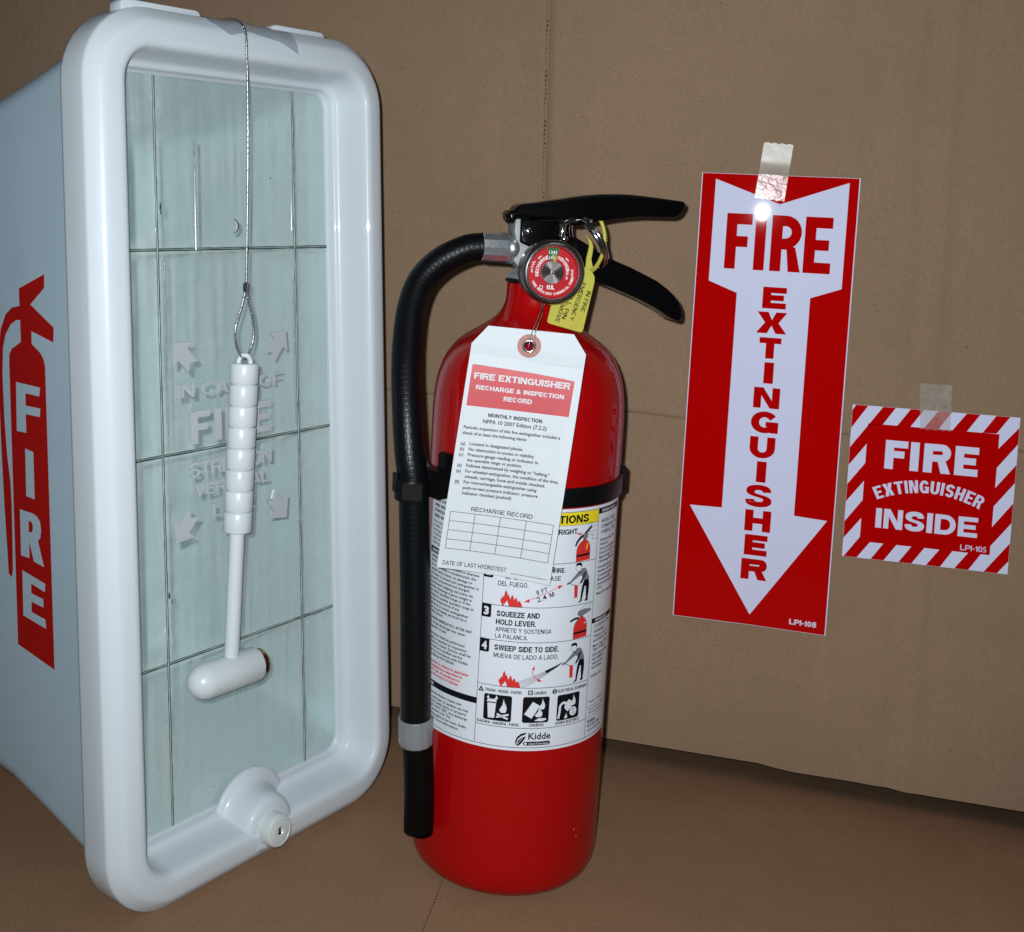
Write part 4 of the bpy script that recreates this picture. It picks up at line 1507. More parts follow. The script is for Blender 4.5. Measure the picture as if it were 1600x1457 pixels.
def little_ext(x, y, hand=True):
    o = [(0, 0), (0, 6.4), (.7, 8.6), (2.2, 10.4), (3.9, 11.3), (4.2, 12.2), (6.0, 12.2), (6.3, 11.4), (7.8, 10.4), (9.0, 8.6), (9.5, 6.4), (9.5, .4)]
    pr.poly(M_inkred, [(x + a, y + b) for a, b in o], 2)
    pr.line(K, [(x + a, y + b) for a, b in o], .2, 3)
    pr.poly(K, [(x + .1, y + 2.6), (x + 9.4, y + 3.0), (x + 9.4, y + 4.2), (x + .1, y + 3.8)], 3)
    return x, y


little_ext(17.9, 189.2)
pr.poly(M_inkyel, [(24.2, 195.4), (25.0, 195.6), (25.6, 198.8), (24.9, 198.8)], 4)
pr.poly(M_inkgrey, [(21.9, 201.4), (22.0, 204.0), (23.4, 204.8), (25.2, 204.0), (25.3, 202.2), (24.6, 201.4)], 2)
pr.poly(M_rule, [(22.2, 204.4), (27.0, 208.4), (28.0, 208.2), (27.6, 207.2), (24.4, 204.2)], 3)
pr.poly(K, [(22.1, 204.2), (19.4, 202.8), (17.4, 200.4), (16.6, 198.0), (17.4, 197.6), (18.4, 199.6), (20.2, 201.6), (22.0, 202.6)], 3)
pr.line(G_, [(32.5, 207.6), (30.4, 207.9), (28.2, 207.2), (26.6, 206.2), (25.4, 205.0), (27.0, 204.7), (29.6, 204.9), (31.0, 205.6)], .2, 3)
pr.line(G_, [(25.4, 204.0), (27.6, 203.0), (29.6, 203.0), (28.2, 201.6), (28.6, 200.6), (32.4, 200.4)], .2, 3)
pr.poly(M_inkred, [(21.2, 204.2), (19.6, 205.2), (19.5, 204.6), (17.4, 205.2), (17.2, 204.7), (19.3, 204.0), (19.0, 203.4)], 3)
for a in (-50, -25, 0, 25, 50):
    c, s = math.sin(R(a)), math.cos(R(a))
    pr.line(G_, [(26.4 + c * 1.2, 208.6 + s * 1.0), (26.4 + c * 2.0, 208.6 + s * 1.8)], .2, 5)
little_ext(19.2, 146.5)
pr.poly(M_inkgrey, [(21.0, 160.0), (22.0, 161.8), (26.0, 162.6), (31.0, 162.0), (31.6, 160.8), (28.6, 160.0), (25.4, 159.0), (23.0, 158.6)], 3)
pr.line(G_, [(21.8, 161.4), (25.6, 164.2), (28.6, 165.0)], .18, 4)
pr.line(G_, [(29.0, 162.3), (31.6, 164.8)], .18, 4)
pr.poly(K, [(22.6, 158.6), (19.4, 158.4), (16.4, 157.2), (16.8, 156.2), (19.6, 157.2), (22.4, 157.4)], 3)
pr.poly(M_paper, [(26.2, 154.4), (28.2, 154.5), (28.2, 154.9), (26.2, 154.9)], 4)

# hazard pictograms
for x0, x1_ in ((-28.3, -13.2), (-7.4, 7.3), (11.9, 26.7)):
    pr.rect(K, x0, 102.2, x1_, 116.5, 1, 1.2)


def fl2(x, y, s, fl_=1, sy=None):
    f = [(0, 0), (-1.4, 1.6), (-.8, 3.4), (-.2, 2.6), (.2, 5.0), (.9, 4.2), (1.4, 7.4), (2.0, 10), (2.5, 7.0), (3.0, 8.0), (3.2, 5.4), (4.0, 6.6), (4.2, 4.0), (4.9, 4.6), (4.7, 2.2), (4.2, .6), (3.2, 0)]
    pr.poly(M_paper, [(x + a * s * fl_, y + b * (sy or s)) for a, b in f], 3)


# can with fire and logs
pr.poly(M_paper, [(-26.3, 111.6), (-21.6, 111.8), (-22.2, 103.6), (-25.6, 103.4)], 3)
pr.poly(M_paper, [(-26.8, 112.2), (-21.2, 112.4), (-21.9, 114.0), (-26.0, 113.9)], 3)
fl2(-26.5, 114.0, .22)
fl2(-22.1, 113.8, .26)
fl2(-18.8, 107.0, .62, 1, .78)
for a in ((-20.9, 104.4, -14.9, 106.2), (-20.6, 106.0, -15.2, 103.9)):
    pr.line(M_paper, [a[:2], a[2:]], 1.0, 4)
pr.line(K, [(-20.4, 105.1), (-15.6, 105.1)], .2, 6)
# fuel can
pr.poly(M_paper, [(-6.4, 107.0), (-2.0, 113.9), (2.0, 111.6), (-2.3, 104.6)], 3)
pr.line(K, [(-1.2, 114.1), (1.2, 112.8)], .3, 5)
fl2(.4, 105.4, .66, 1, .56)
fl2(2.4, 109.6, .5, 1, .62)
pr.poly(M_paper, [(-.8, 103.4), (1.8, 104.8), (5.6, 104.6), (6.0, 103.8), (3.6, 103.0), (1.4, 103.2)], 3)
# plug and socket
pr.stroke(M_paper, [tuple(p)[:2] for p in catmull([(13.0, 103.4, 0), (13.6, 107.0, 0), (13.9, 110.4, 0), (15.8, 112.0, 0), (17.8, 111.2, 0)], 5)], 1.3, 3)
pr.poly(M_paper, [(16.8, 111.4), (19.2, 113.4), (21.6, 111.8), (21.2, 108.6), (18.6, 106.8), (16.6, 108.8)], 4)
pr.poly(M_paper, arc_pts(22.4, 106.3, 2.4, 2.5, 0, 345, 20), 5)
pr.line(K, [(21.4, 107.1), (22.6, 107.9)], .35, 6)
pr.line(K, [(22.0, 105.1), (23.3, 105.9)], .35, 6)
fl2(21.3, 109.6, .55, 1, .62)
fl2(17.2, 103.0, .32)
T(K, 'TRASH \u2022 WOOD \u2022 PAPER', -28.0, 117.9, 1.6, 19.6, bold=0.03)
pr.poly(K, [(-31.8, 117.2), (-28.6, 117.2), (-30.2, 120.3)], 2)
T(M_paper, 'A', -30.75, 117.6, 1.3, 1.1, bold=0.01, layer=4)
pr.rect(K, -4.9, 117.6, -2.4, 120.2, 2)
T(M_paper, 'B', -4.3, 118.1, 1.7, 1.3, bold=0.04, layer=4)
T(K, 'LIQUIDS', -1.5, 117.9, 1.6, 6.6, bold=0.03)
pr.poly(K, arc_pts(10.0, 118.9, 1.4, 1.4, 0, 345, 18), 2)
T(M_paper, 'C', 9.4, 118.1, 1.6, 1.2, bold=0.04, layer=4)
T(K, 'ELECTRICAL EQUIPMENT', 11.9, 118.1, 1.6, 20.2, bold=0.03)
T(K, 'BASURA \u2022 MADERA \u2022 PAPEL', -31.4, 100.2, 1.5, 22.8, bold=0.03)
T(K, 'L\u00cdQUIDOS', -3.4, 100.2, 1.6, 7.9, bold=0.03)
T(K, 'EQUIPO EL\u00c9CTRICO', 11.6, 100.2, 1.6, 15.6, bold=0.03)
# maker's mark
T(K, 'Kidde', -3.4, 93.1, 3.5, 12.4, bold=0.02)
pr.rect(K, -6.0, 89.7, 9.0, 91.8, 2, .9)
T(M_paper, 'United Technologies', -3.0, 90.2, 1.05, 11.2, bold=0.01, layer=4)
pr.poly(M_paper, arc_pts(-4.7, 90.75, .75, .75, 0, 345, 14), 4)
pr.poly(K, [(-10.0, 89.6), (-10.3, 92.0), (-9.4, 94.4), (-7.4, 96.2), (-4.4, 96.9), (-4.9, 95.8), (-7.2, 94.9), (-9.0, 93.2)], 2)
pr.poly(K, [(-9.6, 89.6), (-8.8, 92.4), (-7.0, 94.0), (-4.6, 94.9), (-5.6, 92.8), (-7.0, 90.8), (-8.4, 89.6)], 2)
pr.line(M_paper, [(-9.2, 90.4), (-6.4, 93.8)], .25, 4)

# left column of small print
LC = [(178.5, 'MONTHLY inspection is necessary to determine', -34.9), (176.2, 'the unit is visible, is unobstructed, the', -36.6), (173.8, 'tamper seal is intact, no damage or', -38.7), (171.4, 'corrosion is present and extinguisher is', -34.9),
      (169.1, 'properly pressurized and charged.', -40.0), (166.7, 'Recommend weighing unit every six', -37.8), (164.3, 'months. Recharge if gross weight is', -38.6), (162.0, 'not within specified range or if the', -39.2),
      (159.6, 'pressure is outside operable range at', -37.1), (157.3, 'normal temperatures. If any', -46.0), (154.9, 'deficiency is noted, extinguisher', -39.9), (152.6, 'must be promptly serviced by a', -41.1), (150.4, 'certified person.', -58.0),
      (144.6, 'USE. Partial discharge may cause', -41.5), (142.3, 'extinguisher to leak.', -54.5), (138.4, 'Maintenance shall be performed', -41.5), (136.0, 'annually or anytime an inspection', -40.1), (133.7, 'deficiency is noted. Service shall be', -37.3),
      (131.4, 'performed by a certified service', -42.4), (129.1, 'person in accordance with Kidde', -38.9), (126.8, 'service Manual P/N 300290', -47.7)]
for y, s, xr in LC:
    T(K, s, -72.4, y, 1.42, xr + 72.4, bold=0.024)
T(K, 'RECHARGE IMMEDIATELY AFTER ANY', -72.4, 147.0, 1.45, 35.0, bold=0.03)
for y, s, xr in ((123.1, 'This product is subject to applicable', -38.1), (120.8, 'NFPA maintenance described in', -41.9), (118.5, 'NFPA 10. Year of manufacture is', -43.1), (116.2, 'noted on the bottom of cylinder.', -43.8)):
    T(M_inkred, s, -72.4, y, 1.45, xr + 72.4, bold=0.035)
pr.rect(K, -74.5, 109.6, LX, 113.0, 2)
T(M_paper, 'CAUTION', -72.2, 110.5, 1.6, 9, bold=0.02, layer=4)
for y, s, xr in ((105.9, 'Store between limits. Moderate. Contents under', -41.2), (103.4, 'pressure. Improper or careless use may', -36.8), (101.1, 'cause severe bodily injury or property', -37.9), (98.7, 'damage. DO NOT TEST. Any discharge', -37.4), (96.6, 'will cause pressure loss. The', -48.1),
                 (94.2, 'extinguishing agent is not toxic. Refer', -37.5), (91.9, 'to manual for more information.', -42.3)):
    T(K, s, -72.4, y, 1.42, xr + 72.4, bold=0.024)
for y, s, xr in ((212.6, "READ OWNER'S MANUAL", -40), (209.6, 'AND INSTRUCTIONS', -44), (206.6, 'THOROUGHLY BEFORE USE', -38), (203.6, 'AND MAINTENANCE.', -42)):
    T(K, s, -72.4, y, 1.8, xr + 72.4, bold=0.03)
for y, s, xr in ((200.7, 'Improper use can cause severe', -37), (198.3, 'bodily injury or death. This', -39), (195.9, 'Extinguisher must be properly', -37), (193.5, 'maintained in accordance', -41), (191.1, 'with the Standard for Portable', -37), (188.8, 'Extinguishers.', -56)):
    T(K, s, -72.4, y, 1.42, xr + 72.4, bold=0.01)
pr.rect(K, -74.5, 183.4, LX, 186.8, 2)
T(M_paper, 'MAINTENANCE', -72.2, 184.3, 1.6, 14, bold=0.02, layer=4)
T(K, 'INSPECT', -72.4, 180.8, 1.45, 8.5, bold=0.03)

# right column
pr.rect(K, RX, 213.6, 57.0, 216.5, 2)
T(M_paper, 'PRODUCT DATA', 35.6, 214.3, 1.5, 15.5, bold=0.03, layer=4)
pr.rect(K, RX, 152.6, 57.0, 155.3, 2)
T(M_paper, 'APPROVALS', 35.6, 153.2, 1.5, 13.5, bold=0.03, layer=4)
for y, s, wd, cap in ((208.3, 'MODEL: PRO 5', 17, 2.0), (205.2, 'COMMERCIAL DRY', 19, 2.0), (202.1, 'CHEMICAL, TYPE', 17.5, 2.0)):
    T(K, s, 35.8, y, cap, wd, bold=0.008)
for y, s, wd in ((198.0, 'Discharge time: 14 sec.', 19.5), (195.6, 'Tested to:', 8.5), (193.1, 'Gross wt full 8.8 lb', 19), (190.8, 'Gross wt min 8.6 lb', 18.5), (188.4, 'Agent charge 5 lb', 17), (186.1, 'Operating Pressure', 19.5),
                 (183.0, 'Intended for use', 16.5), (180.7, 'between -65 F and', 17.5), (178.2, 'Commercial grade', 17), (175.9, 'Monoammonium', 16), (173.5, 'ammonium phosphate', 19), (171.2, '1-0-0', 5), (168.2, 'Meets DOT requirements', 20.5)):
    T(K, s, 35.4, y, 1.45, wd, bold=0.022)
T(K, 'CLASSIFICATION', 35.5, 149.7, 1.9, 18.5, bold=0.008)
T(K, '3-A:40-B:C', 35.6, 146.7, 1.9, 11.5, bold=0.02)
for y, s, wd in ((144.2, 'Tested to UL 711', 17), (141.7, 'and ANSI/UL 299', 16.5), (138.7, 'Marine Type USCG', 17.5), (136.6, 'Type A Size II', 14.5), (133.6, 'USCG Approval No.', 18), (131.2, '162.028/EX', 13), (128.8, 'with bracket', 12.5), (126.5, 'and listed', 11)):
    T(K, s, 35.3, y, 1.45, wd, bold=0.022)
T(K, 'SERIAL NO.', 35.1, 121.6, 1.6, 12.2, bold=0.01)
T(K, 'Made in Mexico', 35.0, 107.2, 1.5, 15.8)
pr.line(G_, [(RX, 105.2), (57, 105.2)], .2)
T(K, 'Parts manual no. 4667', 35.1, 103.0, 1.2, 18)
T(K, 'Manufactured by', 35.1, 101.0, 1.2, 14.5)
pr.line(G_, [(RX, 99.4), (57, 99.4)], .2)
T(K, 'Kidde', 34.9, 95.8, 1.9, 7.6, bold=0.03)
T(K, '800-880-6788', 34.8, 93.5, 1.4, 13.5, bold=0.01)
T(K, 'www.kidde.com', 34.8, 91.1, 1.4, 15.5, bold=0.01)
pr.done(NAMES)
for o in label.children:
    pass

chips = Print(lambda x, y, h: ((RC + .00006 + h) * math.sin(x / RC), -(RC + .00006 + h) * math.cos(x / RC), y), ext, curved=3)
rc = random.Random(11)
for x, y, r_ in ((29.4, 37.0, .5), (33.6, 34.6, .3), (31.6, 32.3, .45), (14.0, 33.0, .22), (27.0, 52.0, .25), (-4.0, 70.0, .2), (2.0, 24.0, .2)):
    chips.poly(M_chip, [(x + r_ * rc.uniform(.6, 1.2) * math.cos(R(a)) * .7, y + r_ * rc.uniform(.6, 1.3) * math.sin(R(a))) for a in range(0, 360, 60)], 1)
for x, y in ((-8, 62), (-5, 57)):
    dx_, dy_ = rc.uniform(1, 3), rc.uniform(2, 5)
    chips.line(M_scuff, [(x, y), (x + dx_ * .5, y + dy_ * .6), (x + dx_, y + dy_)], .16, 1)
for o in chips.done({'chipped_paint': 'paint_chip', 'scuffed_paint': 'scuff_mark'}):
    o['kind'] = 'stuff'

# ================================================================== yellow seal hanging on the pull ring
seal = empty('tamper_seal', ext_m)
props(seal, 'yellow plastic tamper seal tag looped through the pull ring behind the gauge', 'seal')
tube('seal_tie', [(0.0309, -0.0150, 0.3702), (0.0322, -0.0155, 0.3672), (0.0332, -0.0160, 0.3630), (0.0333, -0.0165, 0.3579), (0.0322, -0.0180, 0.3530), (0.0299, -0.0200, 0.3483), (0.0270, -0.0222, 0.3448), (0.0246, -0.0236, 0.3433)],
     lambda t: 0.00090 + 0.0006 * max(0, t - .3), M_ytag, seal, 10, 6)
for v_ in range(13):
    t = v_ / 12
    a = catmull([(0.0309, -0.0150, 0.3702), (0.0322, -0.0155, 0.3672), (0.0332, -0.0160, 0.3630), (0.0333, -0.0165, 0.3579), (0.0322, -0.0180, 0.3530)], 6)
    p = a[int(t * (len(a) - 1))]
    box('tie_tooth', p, (0.0022, 0.0022, 0.0005), M_ytag, seal, 0.0001)
mm = [(23.6, 343.0), (21.5, 344.8), (21.8, 350.0), (22.6, 353.5), (23.2, 357.0), (22.3, 360.4), (20.3, 362.6), (21.6, 361.8), (24.2, 359.2), (25.4, 356.4), (25.2, 353.0), (24.6, 349.6), (25.4, 346.0), (26.6, 344.0)]
sp = prism('seal_neck', mm, -22.6, -21.4, M_ytag, seal, bevel=0.25, seg=1)
for v in sp.data.vertices:
    v.co /= 1000
    v.co.y += -0.0016 * (0.362 - v.co.z) / 0.02 + 0.0012
tg = [(20.0, 345.2), (22.5, 344.6), (24.6, 342.6), (26.1, 340.2), (26.2, 336.9), (21.6, 311.2), (21.0, 309.6), (19.4, 309.5), (2.2, 313.7), (1.0, 314.7), (1.2, 316.2), (6.6, 345.2)]
sp = prism('seal_tag', tg, -25.6, -24.8, M_ytag, seal, bevel=0.2, seg=1)
for v in sp.data.vertices:
    v.co /= 1000
pr = Print(lambda x, y, h: (x, -0.02561 - h, y), sp)
for s, x, y, wd in (('IN FIRE', 22.9, 332.5, 12.0), ('EMERGENCY', 19.6, 336.9, 21.5), ('PULL PIN', 14.0, 333.2, 17.0), ('REMOVE', 9.7, 329.0, 14.5)):
    pr.text(M_ink, s, x - .6, y, 2.4, wd, ang=-105.5, layer=1, bold=-0.012)
pr.done(NAMES)

# ================================================================== inspection tag
va = -CXY.normalized()
rtv = Vector((-va.y, va.x, 0))
if rtv.x < 0:
    rtv = -rtv
O_ = CXY + va * 0.0605 + rtv * (-0.0425) + Vector((0, 0, 0.1862))
xv = (rtv * math.cos(R(-4.6)) + Vector((0, 0, 1)) * math.sin(R(-4.6)))
yv = (rtv * math.sin(R(5.5)) + Vector((0, 0, 1)) * math.cos(R(5.5)))
tm = Matrix((xv, -va, yv)).transposed().to_4x4()
tm.translation = O_
tag = empty('inspection_tag', Matrix.Translation(O_))
props(tag, 'white inspection record tag with red panel wired to the extinguisher neck', 'tag')
T3 = tm.to_3x3()


def ont(x, y, h):
    bow = 0.0016 * math.sin(PI * min(1, max(0, y / 0.130))) + 0.0026 * (x / 0.0595 - 0.45) ** 2 * 4 * (1 - y / 0.13) - 0.0009 * math.exp(-((y - 0.112) / 0.004) ** 2)
    return T3 @ Vector((x, -h - bow, y))


outl = [(0, 0), (59.4, 0), (58.9, 121.6), (51.2, 131.0), (7.4, 129.3), (0.2, 119.2)]
hole = arc_pts(29.6, 121.9, 2.3, 2.3, 0, 340, 17)


def card(layer, outline, holes, dy=6):
    loops = [[Vector((x, y, 0)) for x, y in outline]] + [[Vector((x, y, 0)) for x, y in h] for h in holes]
    bm = bmesh.new()
    fl_ = [bm.verts.new(v) for l in loops for v in l]
    for t_ in tessellate_polygon(loops):
        try:
            bm.faces.new([fl_[i] for i in t_])
        except ValueError:
            pass
    for y in range(dy, 131, dy):
        bmesh.ops.bisect_plane(bm, geom=bm.verts[:] + bm.edges[:] + bm.faces[:], plane_co=(0, y, 0), plane_no=(0, 1, 0), dist=1e-4)
    for x in range(10, 60, 10):
        bmesh.ops.bisect_plane(bm, geom=bm.verts[:] + bm.edges[:] + bm.faces[:], plane_co=(x, 0, 0), plane_no=(1, 0, 0), dist=1e-4)
    ex = bmesh.ops.extrude_face_region(bm, geom=bm.faces[:])
    top = [v for v in ex['geom'] if isinstance(v, bmesh.types.BMVert)]
    for v in top:
        v.co.z = 0.35
    for v in bm.verts:
        v.co = ont(v.co.x / 1000, v.co.y / 1000, -v.co.z / 1000)
    bmesh.ops.recalc_face_normals(bm, faces=bm.faces)
    return bm


link('card', from_bm('card', card(0, outl, [hole])), M_tag, tag)
pr = Print(ont, tag, curved=10)
T = pr.text
RI = M_tagred
vsb = [(2.4, 87.0), (55.2, 88.6), (55.4, 110.4), (2.3, 108.6)]
for i in range(4):
    a0, a1 = i / 4, (i + 1) / 4
    q = lambda s_, t_: ((vsb[0][0] * (1 - s_) + vsb[1][0] * s_) * (1 - t_) + (vsb[3][0] * (1 - s_) + vsb[2][0] * s_) * t_, (vsb[0][1] * (1 - s_) + vsb[1][1] * s_) * (1 - t_) + (vsb[3][1] * (1 - s_) + vsb[2][1] * s_) * t_)
    pr.poly(RI, [q(0, a0), q(1, a0), q(1, a1), q(0, a1)], 1)
sk = 1.7
T(M_tag, 'FIRE EXTINGUISHER', 4.2, 101.3, 3.3, 49.4, bold=0.045, ang=sk, layer=4)
T(M_tag, 'RECHARGE & INSPECTION', 5.9, 96.0, 2.3, 45.4, bold=0.04, ang=sk, layer=4)
T(M_tag, 'RECORD', 20.9, 91.9, 2.4, 14.6, bold=0.04, ang=sk, layer=4)
T(K, 'MONTHLY INSPECTION', 14.4, 82.6, 1.95, 27.8, bold=0.02, ang=sk)
T(K, 'NFPA 10 2007 Edition (7.2.2)', 12.2, 79.1, 1.95, 32.9, bold=0.02, ang=sk)
for s, x, y, xr in (('Periodic inspection of this fire extinguisher includes a', 2.8, 75.0, 52.7), ('check of at least the following items:', 2.6, 72.0, 35.9),
                    ('(a)', 2.6, 66.3, 4.9), ('Located in designated places.', 7.1, 66.8, 34.9), ('(b)', 2.5, 63.4, 4.8), ('No obstruction to access or visibility.', 7.1, 63.8, 41.2),
                    ('(c)', 2.5, 60.5, 4.8), ('Pressure gauge reading or indicator in', 7.1, 60.9, 43.5), ('the operable range or position.', 7.1, 58.1, 35.6),
                    ('(d)', 2.5, 54.8, 4.8), ('Fullness determined by weighing or "hefting."', 7.1, 55.2, 50.3), ('(e)', 2.5, 51.8, 4.8), ('For wheeled extinguisher, the condition of the tires,', 7.1, 52.2, 55.5),
                    ('wheels, carriage, hose and nozzle checked.', 7.1, 49.3, 48.9), ('(f)', 2.5, 46.0, 4.8), ('For nonrechargeable extinguisher using', 7.1, 46.4, 45.0), ('push-to-test pressure indicator, pressure', 7.1, 43.4, 46.0), ('indicator checked (pushed)', 7.1, 40.5, 32.7)):
    T(K, s, x, y, 1.6, xr - x, bold=0.022, ang=sk)
T(K, 'RECHARGE RECORD', 13.2, 32.3, 2.3, 32.0, bold=0.012, ang=sk * .8)
for i in range(5):
    y = 30.7 - i * 4.95
    pr.line(M_rule, [(2.8, y), (56.4, y + 1.1 - i * .12)], .28, 2)
for i, x in enumerate((2.8, 15.6, 28.8, 42.3, 56.4)):
    pr.line(M_rule, [(x, 30.7 + .27 * i), (x + .1, 10.9 + .17 * i)], .28, 2)
T(K, 'DATE OF LAST HYDROTEST', 2.7, 1.9, 2.3, 33.4, bold=0.012, ang=sk * .7)
pr.line(M_rule, [(38.7, 2.3), (57.2, 2.6)], .28, 2)
# perforated line above the red panel
for i in range(42):
    x = 1.5 + i * 1.34
    pr.rect(M_rule, x, 112.4 + x * .03, x + .3, 112.65 + x * .03, 2)
pr.done({**NAMES, 'tag_card': 'white_lettering'})
pch = Print(ont, tag)
pch.poly(M_patch, arc_pts(29.6, 121.9, 6.1, 6.1, 0, 350, 36), 2, [hole])
pch.done({'brown_patch': 'reinforcing_patch'})
ring_pts = []
ec = ont(0.0296, 0.1219, 0.0004)
eyelet = []
for i in range(33):
    a = 2 * PI * i / 32
    eyelet.append(ont(0.0296 + 0.0029 * math.cos(a), 0.1219 + 0.0029 * math.sin(a), 0.0004))
tube('eyelet', eyelet, 0.00072, M_chrome, tag, 10, 1, caps=False)


def wp(x, y, h):
    return ont(x / 1000, y / 1000, h / 1000)


def lt(h, y, z):      # extinguisher local mm -> tag local
    return (ext_m @ Vector((h / 1000, y / 1000, z / 1000))) - O_


tube('tie_wire', [wp(29.2, 120.4, -1.5), wp(29.4, 121.2, 1.2), wp(29.5, 124.6, 1.6), wp(30.0, 129.5, 1.5), lt(-3.6, -30, 322.5), lt(-2.6, -27, 327.5), lt(-1.4, -22, 332.0), lt(0, -16.5, 335.5)], 0.00022, M_steel, tag, 8, 6)
tube('tie_wire', [wp(31.5, 120.6, -1.5), wp(32.0, 124.6, -1.0), wp(31.8, 130.5, 0.3), lt(-2.9, -29.6, 321.0), lt(-3.5, -28, 325.0), lt(-1.8, -24, 329.6), lt(-1.8, -18, 334.5)], 0.00030, M_chrome, tag, 8, 6)
tube('wire_twist', [lt(-4.6, -29.2, 323.6), lt(-3.6, -30, 322.9), lt(-2.6, -29.2, 323.9), lt(-1.9, -29.6, 325.0)], 0.00026, M_chrome, tag, 8, 5)

# ================================================================== cabinet
cU = Vector((0.6251, 0.7803, 0.0193)).normalized()
cV = Vector((-0.0660, 0.0283, 0.9974))
cV = (cV - cU * cV.dot(cU)).normalized()
cN = cU.cross(cV)
cO = Vector((-0.1037, 0.6577, 0.0278))
cab_m = Matrix((cU, cV, cN)).transposed().to_4x4()
cab_m.translation = cO
cab = empty('extinguisher_cabinet', cab_m)
props(cab, 'white plastic fire extinguisher cabinet with clear breakable front and key lock', 'cabinet')
VC = 0.20475


def rrect(a, b, r_, z, vc=VC, n=10, m1=6, m2=14):
    """rounded rectangle ring, half sizes a, b"""
    pts = []
    cs = [(a - r_, b - r_, 0), (-a + r_, b - r_, 90), (-a + r_, -b + r_, 180), (a - r_, -b + r_, 270)]
    for k, (cx, cy, a0) in enumerate(cs):
        for i in range(n + 1):
            t = R(a0 + 90 * i / n)
            pts.append((cx + r_ * math.cos(t), cy + r_ * math.sin(t)))
        nx_ = cs[(k + 1) % 4]
        t = R(a0 + 90)
        p = Vector((cx + r_ * math.cos(t), cy + r_ * math.sin(t)))
        q = Vector((nx_[0] + r_ * math.cos(t), nx_[1] + r_ * math.sin(t)))
        mm_ = m2 if k % 2 else m1
        for i in range(1, mm_):
            v = p.lerp(q, i / mm_)
            pts.append((v.x, v.y))
    return [Vector((x, y + vc, z)) for x, y in pts]


# rim: half width, half height, corner radius, level
RIM = [(.0990, .2275, .032, -.0005), (.1052, .2337, .0375, -.0008), (.1062, .2347, .0385, .0002), (.1064, .2349, .0386, .0020), (.1064, .2349, .0386, .0120), (.1064, .2349, .0386, .0180), (.1062, .2347, .0384, .0191), (.1056, .2341, .0379, .0200),
       (.1036, .2321, .0362, .0221), (.1012, .2297, .0340, .0245), (.0996, .2281, .0325, .0257), (.0976, .2260, .0303, .0265), (.0940, .2222, .0265, .0269), (.0912, .2193, .0235, .0273), (.0890, .2170, .0212, .0273), (.0875, .2154, .0195, .0267), (.0864, .2142, .0183, .0253),
       (.0857, .2134, .0174, .0232), (.0851, .2127, .0165, .0200), (.0842, .2118, .0153, .0150), (.0829, .2104, .0138, .0098), (.0820, .2095, .0128, .0076), (.0808, .2083, .0117, .0064), (.0796, .2071, .0106, .0058), (.0789, .2064, .0100, .0050), (.0785, .2060, .0096, .0030),
       (.0781, .2056, .0092, .0012), (.0770, .2046, .0082, .0004), (.0766, .2042, .0080, -.0006)]
rings = [rrect(a, b, r_, z) for a, b, r_, z in RIM]
vs, fs = loft(rings)
link('rim', mesh('rim', vs, fs), M_white, cab, 180)
# tub: outside and inside shells in one mesh
TUB = [(.1000, .2140, .013, -.0015), (.0996, .2125, .013, -.006), (.0978, .2030, .014, -.045), (.0960, .1935, .014, -.085), (.0940, .1880, .016, -.150), (.0930, .1865, .017, -.172), (.0910, .1845, .018, -.180), (.0850, .1785, .018, -.1845), (.0700, .1600, .018, -.1855)]
TIN = [(.0700, .1600, .018, -.1825), (.0830, .1765, .018, -.1812), (.0885, .1815, .018, -.176), (.0910, .1845, .014, -.150), (.0930, .1905, .012, -.085), (.0948, .2000, .012, -.045), (.0966, .2085, .011, -.006), (.0970, .2095, .011, -.0015)]
r1 = [rrect(a, b, r_, z, 0.2072) for a, b, r_, z in TUB]
r2 = [rrect(a, b, r_, z, 0.2072) for a, b, r_, z in TIN]
vs, fs = loft(r1, True, False, True)
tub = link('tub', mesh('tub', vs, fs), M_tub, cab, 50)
vs, fs = loft(r2, True, True, False)
link('tub_inside', mesh('tub_inside', vs, fs), M_tub_lit, cab, 50)

# clear front with score grooves
pane = box('clear_front', (0, VC, 0.0), (0.1536, 0.4090, 0.0012), M_pane, cab)
PF = 0.0006
TOPV, BOTV = 0.4090, 0.0005


def score(p, q):
    p, q = Vector(p), Vector(q)
    d = (q - p).normalized()
    n = Vector((-d.y, d.x))
    rnd = random.Random(int(p.x * 1e5) + int(p.y * 1e4))
    N = int((q - p).length / 0.004)
    for off, wd, lift, mat in ((0.0, 0.00038, 0.00025, M_score), (0.00105, 0.00026, 0.00022, M_score), (0.00055, 0.00030, 0.00040, M_scorel)):
        rings_ = []
        for i in range(N + 1):
            c = p.lerp(q, i / N) + n * (off + rnd.uniform(-1, 1) * 0.00006)
            ww = wd * rnd.uniform(0.75, 1.2)
            rings_.append([Vector((c.x - n.x * ww, c.y - n.y * ww, PF + 0.00002)), Vector((c.x, c.y, PF + lift)), Vector((c.x + n.x * ww, c.y + n.y * ww, PF + 0.00002))])
        v_, f_ = loft(rings_, False)
        if mat is M_score and off == 0.0:
            base = link('score_line', mesh('score_line', v_, f_), mat, pane, 60)
        else:
            link('ridge' if mat is M_scorel else 'groove_edge', mesh('ridge', v_, f_), mat, pane, 60)


score((-0.0502, BOTV), (-0.0502, TOPV))
score((0.0502, BOTV), (0.0502, TOPV))
for v_ in (0.0905, 0.2048, 0.3160):
    score((-0.0765, v_), (0.0765, v_))


